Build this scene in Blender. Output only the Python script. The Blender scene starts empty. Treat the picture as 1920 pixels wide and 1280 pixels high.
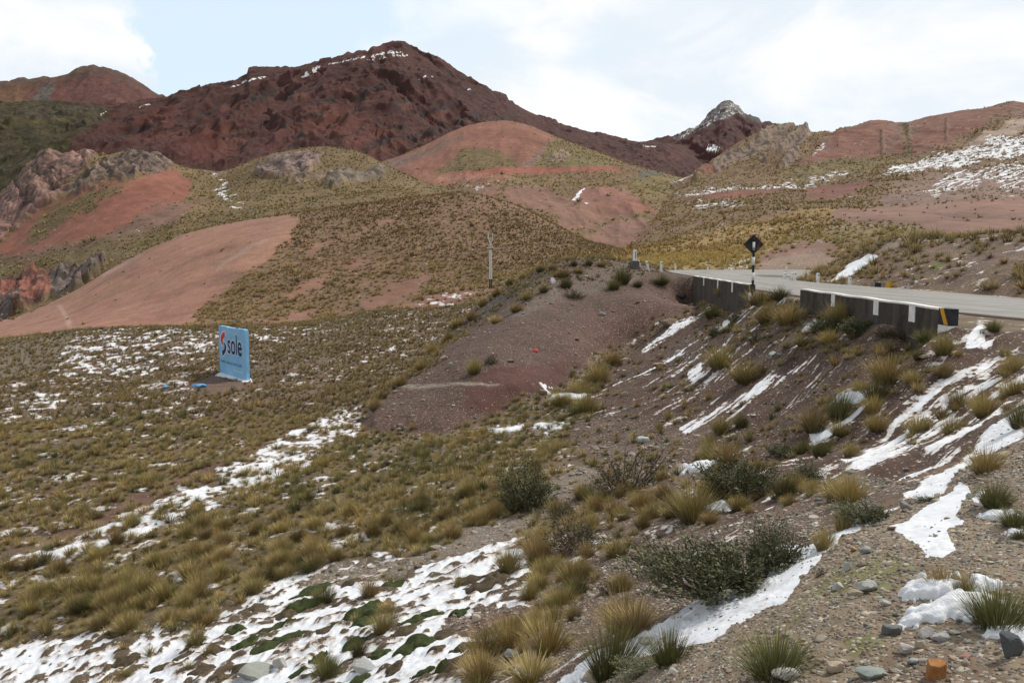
import bpy, bmesh, math, random
import numpy as np

# ------------------------------------------------------------------ camera, sky, sun, exposure
W, H, F, HOR = 1920.0, 1280.0, 1550.0, 490.0
PITCH = math.atan((H / 2 - HOR) / F)
CP, SP = math.cos(PITCH), math.sin(PITCH)
rng = np.random.default_rng(7)
random.seed(7)
scene = bpy.context.scene
COL = scene.collection

cam_data = bpy.data.cameras.new("camera")
cam_data.sensor_width = 36.0
cam_data.lens = F / W * 36.0
cam_data.clip_start, cam_data.clip_end = 0.1, 30000
cam = bpy.data.objects.new("camera", cam_data)
cam.rotation_euler = (math.radians(90) - PITCH, 0, 0)
COL.objects.link(cam)
scene.camera = cam

SUN_EL, SUN_AZ = math.radians(52), math.radians(62)      # azimuth clockwise from +Y (the view direction) towards +X
sun_data = bpy.data.lights.new("sun", 'SUN')
sun_data.energy = 3.3
sun_data.angle = math.radians(4)
sun_data.color = (1.0, 0.94, 0.84)
sun = bpy.data.objects.new("sun", sun_data)
sun.rotation_euler = (math.radians(90) - SUN_EL, 0, -SUN_AZ + math.pi)
sd = np.array([math.sin(SUN_AZ) * math.cos(SUN_EL), math.cos(SUN_AZ) * math.cos(SUN_EL), math.sin(SUN_EL)])
from mathutils import Vector
sun.rotation_euler = Vector(sd).to_track_quat('Z', 'Y').to_euler()
COL.objects.link(sun)

scene.view_settings.view_transform = 'Standard'
scene.view_settings.look = 'None'
scene.view_settings.exposure = 0.1
scene.view_settings.gamma = 1.0
scene.cycles.use_denoising = True
scene.cycles.max_bounces = 4
scene.cycles.diffuse_bounces = 2
scene.cycles.glossy_bounces = 1
scene.cycles.transmission_bounces = 2
scene.cycles.transparent_max_bounces = 4


class NT:
    """small helper round a node tree"""
    def __init__(self, tree):
        self.t = tree
        tree.nodes.clear()

    def n(self, kind, **kw):
        node = self.t.nodes.new(kind)
        for k, v in kw.items():
            if k.startswith('i_'):
                node.inputs[k[2:].replace('_', ' ')].default_value = v
            else:
                setattr(node, k, v)
        return node

    def l(self, a, b):
        self.t.links.new(a, b)

    def math(self, op, a, b=None, clamp=False):
        m = self.n('ShaderNodeMath', operation=op, use_clamp=clamp)
        for i, v in enumerate((a, b)):
            if v is None:
                continue
            if isinstance(v, (int, float)):
                m.inputs[i].default_value = v
            else:
                self.l(v, m.inputs[i])
        return m.outputs[0]

    def ramp(self, v, lo, hi, to0=0.0, to1=1.0, smooth=True):
        m = self.n('ShaderNodeMapRange', interpolation_type='SMOOTHSTEP' if smooth else 'LINEAR')
        self.l(v, m.inputs[0])
        m.inputs[1].default_value, m.inputs[2].default_value = lo, hi
        m.inputs[3].default_value, m.inputs[4].default_value = to0, to1
        return m.outputs[0]

    def mix(self, f, a, b, blend='MIX'):
        m = self.n('ShaderNodeMix', data_type='RGBA', blend_type=blend)
        if isinstance(f, (int, float)):
            m.inputs[0].default_value = f
        else:
            self.l(f, m.inputs[0])
        for i, v in ((6, a), (7, b)):
            if isinstance(v, tuple):
                m.inputs[i].default_value = (*v[:3], 1)
            else:
                self.l(v, m.inputs[i])
        return m.outputs[2]

    def noise(self, vec, scale, detail=4.0, rough=0.55, dist=0.0):
        m = self.n('ShaderNodeTexNoise')
        if vec is not None:
            self.l(vec, m.inputs['Vector'])
        m.inputs['Scale'].default_value = scale
        m.inputs['Detail'].default_value = detail
        m.inputs['Roughness'].default_value = rough
        m.inputs['Distortion'].default_value = dist
        return m


def build_world():
    world = bpy.data.worlds.new("World")
    scene.world = world
    world.use_nodes = True
    t = NT(world.node_tree)
    sky = t.n('ShaderNodeTexSky', sky_type='NISHITA', sun_disc=False, sun_elevation=SUN_EL, sun_rotation=SUN_AZ,
              altitude=4000.0, air_density=1.0, dust_density=0.6, ozone_density=1.0)
    co = t.n('ShaderNodeTexCoord').outputs['Generated']
    # clouds live in the direction of view, flattened towards the horizon
    mp = t.n('ShaderNodeMapping')
    mp.inputs['Scale'].default_value = (1, 1, 1.7)
    mp.inputs['Location'].default_value = (0.35, 0.1, 0.2)
    t.l(co, mp.inputs['Vector'])
    big = t.noise(mp.outputs[0], 2.6, 7, 0.56, 0.25).outputs['Fac']
    fine = t.noise(mp.outputs[0], 9.0, 6, 0.6, 0.2).outputs['Fac']

    wob = t.noise(co, 7.0, 5, 0.6).outputs['Color']
    wv = t.n('ShaderNodeVectorMath', operation='SUBTRACT'); t.l(wob, wv.inputs[0]); wv.inputs[1].default_value = (0.5, 0.5, 0.5)
    ws = t.n('ShaderNodeVectorMath', operation='SCALE'); t.l(wv.outputs[0], ws.inputs[0]); ws.inputs['Scale'].default_value = 0.22
    wa = t.n('ShaderNodeVectorMath', operation='ADD'); t.l(co, wa.inputs[0]); t.l(ws.outputs[0], wa.inputs[1])
    wn = t.n('ShaderNodeVectorMath', operation='NORMALIZE'); t.l(wa.outputs[0], wn.inputs[0])
    cow = wn.outputs[0]

    def lobe(px, py, inner, outer):
        d = pix_dir(px, py)
        dp = t.n('ShaderNodeVectorMath', operation='DOT_PRODUCT')
        t.l(cow, dp.inputs[0])
        dp.inputs[1].default_value = d
        return t.ramp(dp.outputs['Value'], math.cos(math.radians(outer)), math.cos(math.radians(inner)))
    hole = t.math('ADD', lobe(430, 60, 1.5, 11), t.math('MULTIPLY', lobe(270, 40, 0.5, 4.5), 0.25))
    hole = t.math('ADD', hole, t.math('MULTIPLY', lobe(700, 40, 1, 9), 0.22))
    cumulus = t.math('MULTIPLY', t.math('ADD', lobe(60, 60, 3.0, 7.6), lobe(205, 120, 1.2, 4.2)), 0.85)
    dens = t.math('ADD', t.math('SUBTRACT', 0.62, t.math('MULTIPLY', hole, 0.62)), cumulus)
    dens = t.math('ADD', dens, t.math('MULTIPLY', t.math('SUBTRACT', big, 0.5), 1.1))
    dens = t.math('ADD', dens, t.math('MULTIPLY', t.math('SUBTRACT', fine, 0.5), 0.3))
    cover = t.ramp(dens, 0.12, 0.62)
    mp3 = t.n('ShaderNodeMapping'); mp3.inputs['Scale'].default_value = (1, 1, 2.2); mp3.inputs['Location'].default_value = (1.7, 0.4, 0.9)
    t.l(co, mp3.inputs['Vector'])
    sh = t.noise(mp3.outputs[0], 4.2, 6, 0.52, 0.5).outputs['Fac']
    shade = t.ramp(t.math('ADD', sh, t.math('MULTIPLY', t.math('SUBTRACT', fine, 0.5), 0.25)), 0.38, 0.60)
    ccol = t.mix(shade, (0.79, 0.865, 0.935), (0.985, 0.99, 1.0))
    bg1 = t.n('ShaderNodeBackground')
    # the thin veil in front of the blue
    veil = t.mix(1.0, sky.outputs[0], (1.0, 1.0, 1.0), 'MULTIPLY')
    t.l(veil, bg1.inputs[0])
    bg1.inputs[1].default_value = 0.15
    bgv = t.n('ShaderNodeBackground')
    bgv.inputs[0].default_value = (0.76, 0.90, 1.0, 1)
    bgv.inputs[1].default_value = 0.98
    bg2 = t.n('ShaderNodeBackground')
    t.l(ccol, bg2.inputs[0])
    # unseen cloud overhead is dimmed to cut ambient light and deepen sun contrast
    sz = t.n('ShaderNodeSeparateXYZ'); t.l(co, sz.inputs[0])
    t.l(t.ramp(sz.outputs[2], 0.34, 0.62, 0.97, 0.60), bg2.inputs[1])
    m0 = t.n('ShaderNodeMixShader')
    m0.inputs[0].default_value = 0.88
    t.l(bg1.outputs[0], m0.inputs[1]); t.l(bgv.outputs[0], m0.inputs[2])
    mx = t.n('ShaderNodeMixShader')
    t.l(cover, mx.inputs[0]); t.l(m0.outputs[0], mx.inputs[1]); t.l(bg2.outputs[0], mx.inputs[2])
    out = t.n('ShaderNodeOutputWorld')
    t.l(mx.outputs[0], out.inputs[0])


# ------------------------------------------------------------------ picture <-> world
def pix_us(px, py):
    """picture position -> (x/y, z/y) of its line of sight"""
    xc = (np.asarray(px, float) - W / 2) / F
    yc = (H / 2 - np.asarray(py, float)) / F
    dy = CP + yc * SP
    return xc / dy, (-SP + yc * CP) / dy


def us_pix(u, s):
    den = CP - s * SP
    return W / 2 + F * u / den, H / 2 - F * (SP + s * CP) / den


def pix_dir(px, py):
    u, s = pix_us(px, py)
    v = np.array([float(u), 1.0, float(s)])
    return tuple(v / np.linalg.norm(v))


build_world()


# ------------------------------------------------------------------ noise
def _hash(ix, iy, seed):
    h = (ix.astype(np.int64) * 374761393 + iy.astype(np.int64) * 668265263 + seed * 1442695041) & 0xffffffff
    h = ((h ^ (h >> 13)) * 1274126177) & 0xffffffff
    return ((h ^ (h >> 16)) & 0xffff) / 32767.5 - 1.0


def vnoise(x, y, seed=0):
    ix, iy = np.floor(x), np.floor(y)
    fx, fy = x - ix, y - iy
    fx = fx * fx * fx * (fx * (fx * 6 - 15) + 10)
    fy = fy * fy * fy * (fy * (fy * 6 - 15) + 10)
    a, b = _hash(ix, iy, seed), _hash(ix + 1, iy, seed)
    c, d = _hash(ix, iy + 1, seed), _hash(ix + 1, iy + 1, seed)
    return (a * (1 - fx) + b * fx) * (1 - fy) + (c * (1 - fx) + d * fx) * fy


def fbm(x, y, octaves=5, seed=0, gain=0.5):
    r, amp, tot = 0, 1.0, 0.0
    for k in range(octaves):
        c, s = math.cos(0.6 * k), math.sin(0.6 * k)
        f = 2.03 ** k
        r = r + amp * vnoise((x * c - y * s) * f + 17.3 * k, (x * s + y * c) * f - 9.1 * k, seed + k)
        tot += amp
        amp *= gain
    return r / tot


def ridged(x, y, octaves=5, seed=0, gain=0.5):
    r, amp, tot = 0, 1.0, 0.0
    for k in range(octaves):
        c, s = math.cos(0.5 * k), math.sin(0.5 * k)
        f = 2.07 ** k
        n = 1 - np.abs(vnoise((x * c - y * s) * f + 7.7 * k, (x * s + y * c) * f + 3.3 * k, seed + k))
        r = r + amp * n * n
        tot += amp
        amp *= gain
    return r / tot


def sstep(x, a, b):
    t = np.clip((x - a) / (b - a), 0, 1)
    return t * t * (3 - 2 * t)


def uni(n, k=1.7):
    """roughly uniform 0..1 from an fbm value"""
    return 0.5 + 0.5 * np.tanh(n * k * 1.3)


# ------------------------------------------------------------------ object helpers
def tag(o, label=None, cat=None, group=None, kind=None):
    if label: o['label'] = label
    if cat: o['category'] = cat
    if group: o['group'] = group
    if kind: o['kind'] = kind
    return o


def mesh_from_arrays(name, verts, faces, mat=None, smooth=True, colors=None, parent=None):
    """faces: int array (n,3) or (n,4), or a list of such arrays"""
    me = bpy.data.meshes.new(name)
    if not isinstance(faces, (list, tuple)):
        faces = [faces]
    faces = [np.asarray(f, np.int32) for f in faces if len(f)]
    me.vertices.add(len(verts))
    me.vertices.foreach_set('co', np.asarray(verts, np.float32).ravel())
    loops = np.concatenate([f.ravel() for f in faces])
    sizes = np.concatenate([np.full(len(f), f.shape[1], np.int32) for f in faces])
    me.loops.add(len(loops))
    me.loops.foreach_set('vertex_index', loops)
    me.polygons.add(len(sizes))
    me.polygons.foreach_set('loop_start', np.concatenate([[0], np.cumsum(sizes)[:-1]]).astype(np.int32))
    me.update(calc_edges=True)
    me.polygons.foreach_set('use_smooth', np.full(len(sizes), smooth))
    for k, v in (colors or {}).items():
        v = np.asarray(v, np.float32)
        if v.shape[1] == 3:
            v = np.concatenate([v, np.ones((len(v), 1), np.float32)], 1)
        at = me.attributes.new(k, 'FLOAT_COLOR', 'POINT')
        at.data.foreach_set('color', v.ravel())
    me.validate()
    if mat: me.materials.append(mat)
    o = bpy.data.objects.new(name, me)
    COL.objects.link(o)
    if parent: o.parent = parent
    return o


def empty(name, loc=(0, 0, 0), rz=0.0):
    o = bpy.data.objects.new(name, None)
    o.location = loc
    o.rotation_euler = (0, 0, rz)
    o.empty_display_size = 0.2
    COL.objects.link(o)
    return o


# ------------------------------------------------------------------ materials
def new_mat(name):
    m = bpy.data.materials.new(name)
    m.use_nodes = True
    t = NT(m.node_tree)
    b = t.n('ShaderNodeBsdfPrincipled')
    b.inputs['Roughness'].default_value = 0.9
    b.inputs['Specular IOR Level'].default_value = 0.25
    o = t.n('ShaderNodeOutputMaterial')
    t.l(b.outputs[0], o.inputs[0])
    return m, t, b


def ground_material(name, g, bump_m, litter=0.8):
    """soil colour, grass litter, gravel, rock and snow from the sheet's own attributes; g = grain frequency per metre"""
    m, t, b = new_mat(name)
    pos = t.n('ShaderNodeNewGeometry').outputs['Position']
    soil = t.n('ShaderNodeAttribute', attribute_name='soil').outputs['Color']
    mk = t.n('ShaderNodeAttribute', attribute_name='cover')
    sep = t.n('ShaderNodeSeparateColor')
    t.l(mk.outputs['Color'], sep.inputs[0])
    snow, grass, gravel, rock = sep.outputs[0], sep.outputs[1], sep.outputs[2], mk.outputs['Alpha']
    n1 = t.noise(pos, 1.0 * g, 8, 0.62).outputs['Fac']
    n2 = t.noise(pos, 6.0 * g, 6, 0.65).outputs['Fac']
    n3 = t.noise(pos, 0.23 * g, 5, 0.55).outputs['Fac']
    v = t.math('ADD', t.math('MULTIPLY', t.math('SUBTRACT', n1, 0.5), 1.0), t.math('MULTIPLY', t.math('SUBTRACT', n2, 0.5), 0.9))
    v = t.math('ADD', v, t.math('MULTIPLY', t.math('SUBTRACT', n3, 0.5), 0.7))
    fac = t.math('ADD', 1.0, t.math('MULTIPLY', v, 0.95))
    val = t.n('ShaderNodeHueSaturation')
    t.l(soil, val.inputs['Color']); t.l(fac, val.inputs['Value'])
    col = val.outputs[0]
    # dead grass litter
    gm = t.math('MULTIPLY', grass, t.ramp(t.math('ADD', n2, t.math('MULTIPLY', t.math('SUBTRACT', n1, 0.5), 0.8)), 0.38, 0.62))
    gcol = t.mix(t.ramp(n1, 0.35, 0.65), (0.060, 0.048, 0.022), (0.185, 0.138, 0.060))
    col = t.mix(t.math('MULTIPLY', gm, litter), col, gcol)
    # loose stones lying in the soil
    vo = t.n('ShaderNodeTexVoronoi', feature='F1')
    t.l(pos, vo.inputs['Vector']); vo.inputs['Scale'].default_value = 11.0 * g
    vo2 = t.n('ShaderNodeTexVoronoi', feature='F1')
    t.l(pos, vo2.inputs['Vector']); vo2.inputs['Scale'].default_value = 27.0 * g
    hs, bumps = [], []
    for vv, k, thr in ((vo, 0.75, 0.36), (vo2, 0.85, 0.40)):
        sc = t.n('ShaderNodeSeparateColor')
        t.l(vv.outputs['Color'], sc.inputs[0])
        here = t.math('GREATER_THAN', t.math('ADD', sc.outputs[0], t.math('MULTIPLY', gravel, 0.75)), 1.02)
        disc = t.ramp(vv.outputs['Distance'], thr + 0.07, thr - 0.05)
        f = t.math('MULTIPLY', t.math('MULTIPLY', here, disc), k)
        cr = t.n('ShaderNodeValToRGB')
        e = cr.color_ramp.elements
        e[0].position, e[0].color = 0.0, (0.14, 0.135, 0.125, 1)
        e[1].position, e[1].color = 1.0, (0.50, 0.47, 0.42, 1)
        for p_, c_ in ((0.25, (0.20, 0.17, 0.14, 1)), (0.45, (0.27, 0.17, 0.13, 1)), (0.6, (0.30, 0.27, 0.22, 1)), (0.8, (0.40, 0.35, 0.27, 1))):
            q = e.new(p_); q.color = c_
        t.l(sc.outputs[1], cr.inputs[0])
        col = t.mix(f, col, cr.outputs[0])
        bumps.append(t.math('MULTIPLY', f, t.ramp(vv.outputs['Distance'], 0.5, 0.0)))
    # cracks of bare rock
    vr = t.noise(pos, 0.8 * g, 9, 0.7, 0.6).outputs['Fac']
    crack = t.math('MULTIPLY', rock, t.ramp(vr, 0.42, 0.54, 0.85, 0.0))
    col = t.mix(crack, col, (0.035, 0.028, 0.026))
    # snow
    nf = t.noise(pos, 3.2 * g, 5, 0.7).outputs['Fac']
    sv = t.math('ADD', snow, t.math('MULTIPLY', t.math('SUBTRACT', n2, 0.5), 1.0))
    sv = t.math('ADD', sv, t.math('MULTIPLY', t.math('SUBTRACT', nf, 0.5), 1.3))
    sm = t.ramp(sv, 0.45, 0.62)
    scol = t.mix(t.ramp(sv, 0.52, 0.92), (0.46, 0.39, 0.345), (0.665, 0.69, 0.735))
    col = t.mix(sm, col, scol)
    t.l(col, b.inputs['Base Color'])
    h = t.math('ADD', t.math('MULTIPLY', n2, 0.35), t.math('MULTIPLY', n1, 0.5))
    h = t.math('ADD', h, t.math('MULTIPLY', bumps[0], 0.6))
    h = t.math('ADD', h, t.math('MULTIPLY', bumps[1], 0.3))
    h = t.math('ADD', h, t.math('MULTIPLY', t.math('MULTIPLY', rock, vr), 1.5))
    keep = t.math('SUBTRACT', 1.0, t.math('MULTIPLY', sm, 0.85))
    ns = t.noise(pos, 2.6 * g, 5, 0.55, 0.3).outputs['Fac']
    h = t.math('ADD', t.math('MULTIPLY', h, keep), t.math('MULTIPLY', sm, t.math('ADD', 0.55, t.math('MULTIPLY', ns, 1.6))))
    bp = t.n('ShaderNodeBump')
    bp.inputs['Strength'].default_value = 0.9
    bp.inputs['Distance'].default_value = bump_m
    t.l(h, bp.inputs['Height'])
    t.l(bp.outputs[0], b.inputs['Normal'])
    return m


MAT_NEAR = ground_material('soil_gravel_near', 1.0, 0.05, 0.65)
MAT_MOUND = ground_material('soil_gravel_mound', 0.7, 0.07, 0.35)
MAT_MID = ground_material('soil_gravel_slope', 0.42, 0.12, 0.35)
MAT_HILL = ground_material('soil_rock_hill', 0.17, 0.5, 0.45)
MAT_FAR = ground_material('rock_far', 0.06, 1.0, 0.8)


# ------------------------------------------------------------------ painting by outline
def poly_sd(px, py, poly):
    """signed distance (picture units, + inside) to a polygon"""
    P = np.asarray(poly, float)
    Q = np.roll(P, -1, 0)
    d2 = np.full(px.shape, 1e18)
    inside = np.zeros(px.shape, bool)
    for (x0, y0), (x1, y1) in zip(P, Q):
        ex, ey = x1 - x0, y1 - y0
        L = ex * ex + ey * ey + 1e-9
        tt = np.clip(((px - x0) * ex + (py - y0) * ey) / L, 0, 1)
        d2 = np.minimum(d2, (px - x0 - tt * ex) ** 2 + (py - y0 - tt * ey) ** 2)
        c = ((y0 > py) != (y1 > py)) & (px < (x1 - x0) * (py - y0) / (y1 - y0 + 1e-12) + x0)
        inside ^= c
    return np.where(inside, 1, -1) * np.sqrt(d2)


class Sheet:
    """one sheet of terrain with its covering of soil, grass, gravel, rock and snow"""
    def __init__(s, X, Y, Z, soil, grass=0.0, snow=0.0, gravel=0.0, rock=0.0, fx=40.0, seed=0):
        s.X, s.Y, s.Z = X, Y, Z
        s.px, s.py = us_pix(X / Y, Z / Y)
        n = X.shape
        s.soil = np.empty(n + (3,)); s.soil[:] = soil
        s.grass, s.snow = np.full(n, float(grass)), np.full(n, float(snow))
        s.gravel, s.rock, s.streak = np.full(n, float(gravel)), np.full(n, float(rock)), np.zeros(n)
        # ragged edges: move the outlines about by noise in plan and along the line of sight
        lx, ly = s.px / fx, s.py / (fx * 0.5)
        s.wx, s.wy = fbm(lx, ly, 5, seed + 31, 0.6), fbm(lx, ly, 5, seed + 57, 0.6)
        s.seed = seed
        s.blur = 1.0

    def paint(s, poly, soft=6, rag=8, **kw):
        soft, rag = soft * s.blur, rag * s.blur ** 0.7
        P = np.asarray(poly, float)
        m = soft + rag * 1.5
        sel = (s.px > P[:, 0].min() - m) & (s.px < P[:, 0].max() + m) & (s.py > P[:, 1].min() - m) & (s.py < P[:, 1].max() + m)
        if not sel.any():
            return
        x = s.px[sel] + s.wx[sel] * rag * 1.6
        y = s.py[sel] + s.wy[sel] * rag * 0.9
        a = sstep(poly_sd(x, y, P), -soft, soft)
        for k, v in kw.items():
            arr = getattr(s, k)
            if k == 'soil':
                arr[sel] += (np.array(v) - arr[sel]) * a[:, None]
            else:
                arr[sel] += (v - arr[sel]) * a
# ------------------------------------------------------------------ far terrain: hills and mountains
def pchip(vals, rows):
    """vals: (k, nu) knots at 0..k-1; returns values at the given fractional rows, no overshoot"""
    k = len(vals)
    d = np.diff(vals, axis=0)
    m = np.zeros_like(vals)
    m[0], m[-1] = d[0], d[-1]
    for i in range(1, k - 1):
        same = d[i - 1] * d[i] > 0
        m[i] = np.where(same, 2 * d[i - 1] * d[i] / np.where(same, d[i - 1] + d[i], 1), 0)
    i = np.clip(rows.astype(int), 0, k - 2)
    t = (rows - i)[:, None]
    h00, h10 = 2 * t**3 - 3 * t**2 + 1, t**3 - 2 * t**2 + t
    h01, h11 = -2 * t**3 + 3 * t**2, t**3 - t**2
    return h00 * vals[i] + h10 * m[i] + h01 * vals[i + 1] + h11 * m[i + 1]


def fan(curves, nrows, nu=1100, umax=0.80, back=((120, 40), (500, 260)), sink=None):
    """curves: foot .. crest, each [(px, py, distance)..]; returns X, Y, Z grids and the row parameter (crest = 1)"""
    u = np.linspace(-umax, umax, nu)
    Ys, Zs = [], []
    for ci, c in enumerate(curves):
        c = np.array(c, float)
        cu, cs = pix_us(c[:, 0], c[:, 1])
        o = np.argsort(cu)
        s_ = np.interp(u, cu[o], cs[o]); y_ = np.interp(u, cu[o], c[o, 2])
        if ci < len(curves) - 1:
            kk = 61; ker = np.hanning(kk + 2)[1:-1]; ker /= ker.sum()
            s_ = np.convolve(np.pad(s_, kk // 2, mode='edge'), ker, 'valid'); y_ = np.convolve(np.pad(y_, kk // 2, mode='edge'), ker, 'valid')
        Ys.append(y_); Zs.append(s_ * y_)
    if sink:
        Ys.insert(0, Ys[0] - sink[0]); Zs.insert(0, Zs[0] - sink[1])
    kc = len(Ys) - 1
    for dy, dz in back:
        Ys.append(Ys[kc] + dy); Zs.append(Zs[kc] - dz)
    rows = [np.linspace(i, i + 1, n, endpoint=False) for i, n in enumerate(nrows)] + [np.array([float(len(Ys) - 1)])]
    rows = np.concatenate(rows)
    Y = pchip(np.array(Ys), rows)
    Z = pchip(np.array(Zs), rows)
    U = np.broadcast_to(u, Y.shape)
    T = np.broadcast_to((rows / kc)[:, None], Y.shape)
    return U * Y, Y, Z, T


def grid_faces(shape):
    r, c = shape
    i = np.arange(r * c).reshape(r, c)
    return np.stack([i[:-1, :-1], i[:-1, 1:], i[1:, 1:], i[1:, :-1]], -1).reshape(-1, 4)


SHEETS = {}


def finish_sheet(key, name, S, mat, label, cat, fall=None, fscale=1.0):
    """turn coverage into hard patches and link the mesh"""
    X, Y = S.X, S.Y
    n = uni(fbm(X / fscale, Y / fscale, 6, S.seed + 3, 0.62), 1.5)
    if hasattr(S, 'humk'):
        hk = np.clip(S.humk, 0, 1) * 0.6
        n = n * (1 - hk) + uni(S.hum * 1.1, 1.5) * hk
    if fall is not None:
        a = X * -fall[1] + Y * fall[0]      # across the fall line
        b = X * fall[0] + Y * fall[1]
        w = fbm(X / (fscale * 3), Y / (fscale * 3), 3, S.seed + 5)
        ns = uni(fbm(a / (fscale * 0.42) + w * 1.2, b / (fscale * 3.6), 5, S.seed + 9, 0.6), 1.5)
        n = n + (ns - n) * np.clip(S.streak, 0, 1)
    snow = np.clip(0.5 + (S.snow - n) * 1.6 - sstep(S.snow, 0.05, 0.0) * 0.7, 0, 1)
    snow = np.where(S.snow > 0.9, np.maximum(snow, 0.5 + 0.5 * sstep(S.snow, 0.9, 1.0)), snow)
    cover = np.stack([snow, S.grass, S.gravel, S.rock], -1).reshape(-1, 4)
    V = np.stack([S.X, S.Y, S.Z], -1).reshape(-1, 3)
    o = mesh_from_arrays(name, V, grid_faces(S.X.shape), mat, True, {'soil': S.soil.reshape(-1, 3), 'cover': np.clip(cover, 0, 1)})
    tag(o, label, cat, kind='structure')
    S.snow_hard = snow
    SHEETS[key] = S
    return o


OLIVE = (0.112, 0.080, 0.040)
RED = (0.190, 0.076, 0.053)
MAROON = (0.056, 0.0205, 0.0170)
SCREE = (0.232, 0.117, 0.080)
BROWN = (0.165, 0.088, 0.064)
GREYROCK = (0.135, 0.105, 0.092)


def mountains():
    # ---- far left peak
    X, Y, Z, T = fan([[(-400, 300, 2100), (0, 240, 2100), (420, 240, 2100), (700, 300, 2100)],
                      [(-400, 200, 2600), (-150, 170, 2600), (0, 153, 2600), (30, 150, 2600), (60, 147, 2600), (95, 142, 2600), (130, 136, 2600), (150, 127, 2600),
                       (175, 123, 2600), (190, 125, 2600), (210, 131, 2600), (245, 147, 2600), (285, 170, 2600), (318, 186, 2600), (380, 215, 2600), (700, 320, 2600)]],
                     [20, 130, 8, 4], sink=(200, 150))
    a = ridged(X / 90, Y / 260, 6, 11)
    Z += (a - 0.55) * 60 * np.clip(1.25 - T, 0.08, 1) + fbm(X / 25, Y / 60, 4, 5) * 6
    S = Sheet(X, Y, Z, (0.110, 0.044, 0.036), rock=0.5, fx=30, seed=1)
    S.paint([(-50, 160), (55, 148), (80, 150), (62, 172), (30, 200), (-50, 210)], 5, 10, soil=(0.125, 0.062, 0.036))
    S.paint([(60, 195), (75, 160), (100, 150), (90, 190), (100, 210)], 4, 8, soil=(0.10, 0.085, 0.075), rock=0.9)
    S.paint([(-50, 158), (170, 122), (215, 132), (320, 187), (300, 182), (200, 140), (120, 148), (-50, 172)], 3, 4, soil=(0.085, 0.048, 0.034))
    finish_sheet('m1', 'mountain', S, MAT_FAR, 'reddish rocky peak with an ochre streak beyond the dark green slope', 'mountain', fscale=8)

    # ---- the main dark red mountain and its olive shoulder
    crest = [(-400, 215), (-100, 196), (0, 193), (60, 191), (120, 194), (180, 200), (230, 200), (270, 194), (300, 188), (320, 184), (360, 177), (390, 167), (428, 160), (450, 152), (463, 147),
             (466, 134), (475, 132), (500, 131), (520, 133), (560, 129), (590, 122), (620, 115), (650, 110), (663, 108), (672, 103), (690, 102), (699, 95), (706, 99), (722, 93), (735, 89), (747, 87),
             (757, 89), (767, 94), (780, 100), (800, 107), (818, 116), (832, 123), (836, 128), (855, 141), (875, 152), (905, 166), (925, 175), (944, 181), (951, 184), (953, 191), (975, 203),
             (999, 215), (1008, 219), (1030, 225), (1043, 230), (1049, 238), (1080, 244), (1120, 252), (1150, 259), (1180, 265), (1240, 269), (1300, 276), (1400, 300), (1800, 420)]
    foot = [(-400, 420), (0, 420), (200, 370), (400, 345), (700, 330), (1000, 330), (1300, 335), (1800, 430)]
    X, Y, Z, T = fan([[(x, y, 1150) for x, y in foot], [(x, y * 0.55 + (330 if x < 1300 else 420) * 0.45 - 4, 1450) for x, y in crest],
                      [(x, y, 1900) for x, y in crest]], [16, 150, 190, 8, 4], nu=1400, sink=(150, 110))
    env = np.clip(1.16 - T, 0.0, 0.6) / 0.6
    # gullies down the face, and tilted beds of harder rock
    w = fbm(X / 120, Y / 160, 4, 21)
    gul = ridged(X / 170 + w * 1.1 + Y / 900, Y / 620 + w, 4, 23, 0.45)
    hk = np.clip((Z - 130) / 160, 0.04, 1) * sstep(us_pix(X / Y, Z / Y)[0], 1260, 1000)
    env = env * (0.12 + 0.88 * hk)
    Z += (gul - 0.5) * 80 * env
    bed = (Z - 0.42 * X + fbm(X / 60, Y / 90, 5, 29, 0.6) * 42) / 40.0
    ledge = np.abs((bed % 1.0) - 0.5) * 2
    ledge2 = sstep(np.abs(((bed * 2.3) % 1.0) - 0.5) * 2, 0.5, 1.0)
    patch = sstep(fbm(X / 130, Y / 130, 4, 37), -0.1, 0.3)
    Z += (sstep(ledge, 0.55, 0.95) * 7 * patch + ledge2 * 2.5) * env
    Z += (ridged(X / 30, Y / 60, 5, 45) - 0.5) * 24 * (1 - 0.88 * hk) * np.clip(1.2 - T, 0.15, 0.6)
    Z += ridged(X / 34, Y / 60, 4, 39) * 6 * env * (0.25 + 0.75 * patch) + fbm(X / 9, Y / 14, 3, 41) * 1.6
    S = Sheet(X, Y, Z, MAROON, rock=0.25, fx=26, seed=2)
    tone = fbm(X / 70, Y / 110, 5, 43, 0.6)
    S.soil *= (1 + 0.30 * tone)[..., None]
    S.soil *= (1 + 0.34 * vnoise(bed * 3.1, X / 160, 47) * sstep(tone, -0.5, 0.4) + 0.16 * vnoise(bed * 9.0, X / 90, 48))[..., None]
    S.rock[:] = np.clip(sstep(ledge, 0.6, 0.95) * patch * 0.9 + 0.15, 0, 1)
    for pl in ([(350, 255), (420, 225), (470, 250), (440, 290), (370, 310), (320, 300)], [(560, 200), (640, 190), (700, 230), (640, 260), (560, 260)],
               [(640, 240), (700, 235), (760, 270), (700, 300), (650, 290)], [(260, 215), (330, 200), (340, 250), (280, 260)]):
        S.paint(pl, 14, 18, soil=(0.090, 0.032, 0.024), rock=0.1)
    S.paint([(-500, 160), (60, 185), (120, 192), (215, 203), (195, 222), (150, 252), (122, 292), (90, 420), (-500, 500)], 5, 12, soil=(0.026, 0.022, 0.010), grass=0.25, rock=0.05)
    S.paint([(-60, 226), (40, 225), (150, 212), (140, 226), (60, 236), (-60, 240)], 6, 8, soil=(0.052, 0.044, 0.016))
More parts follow.
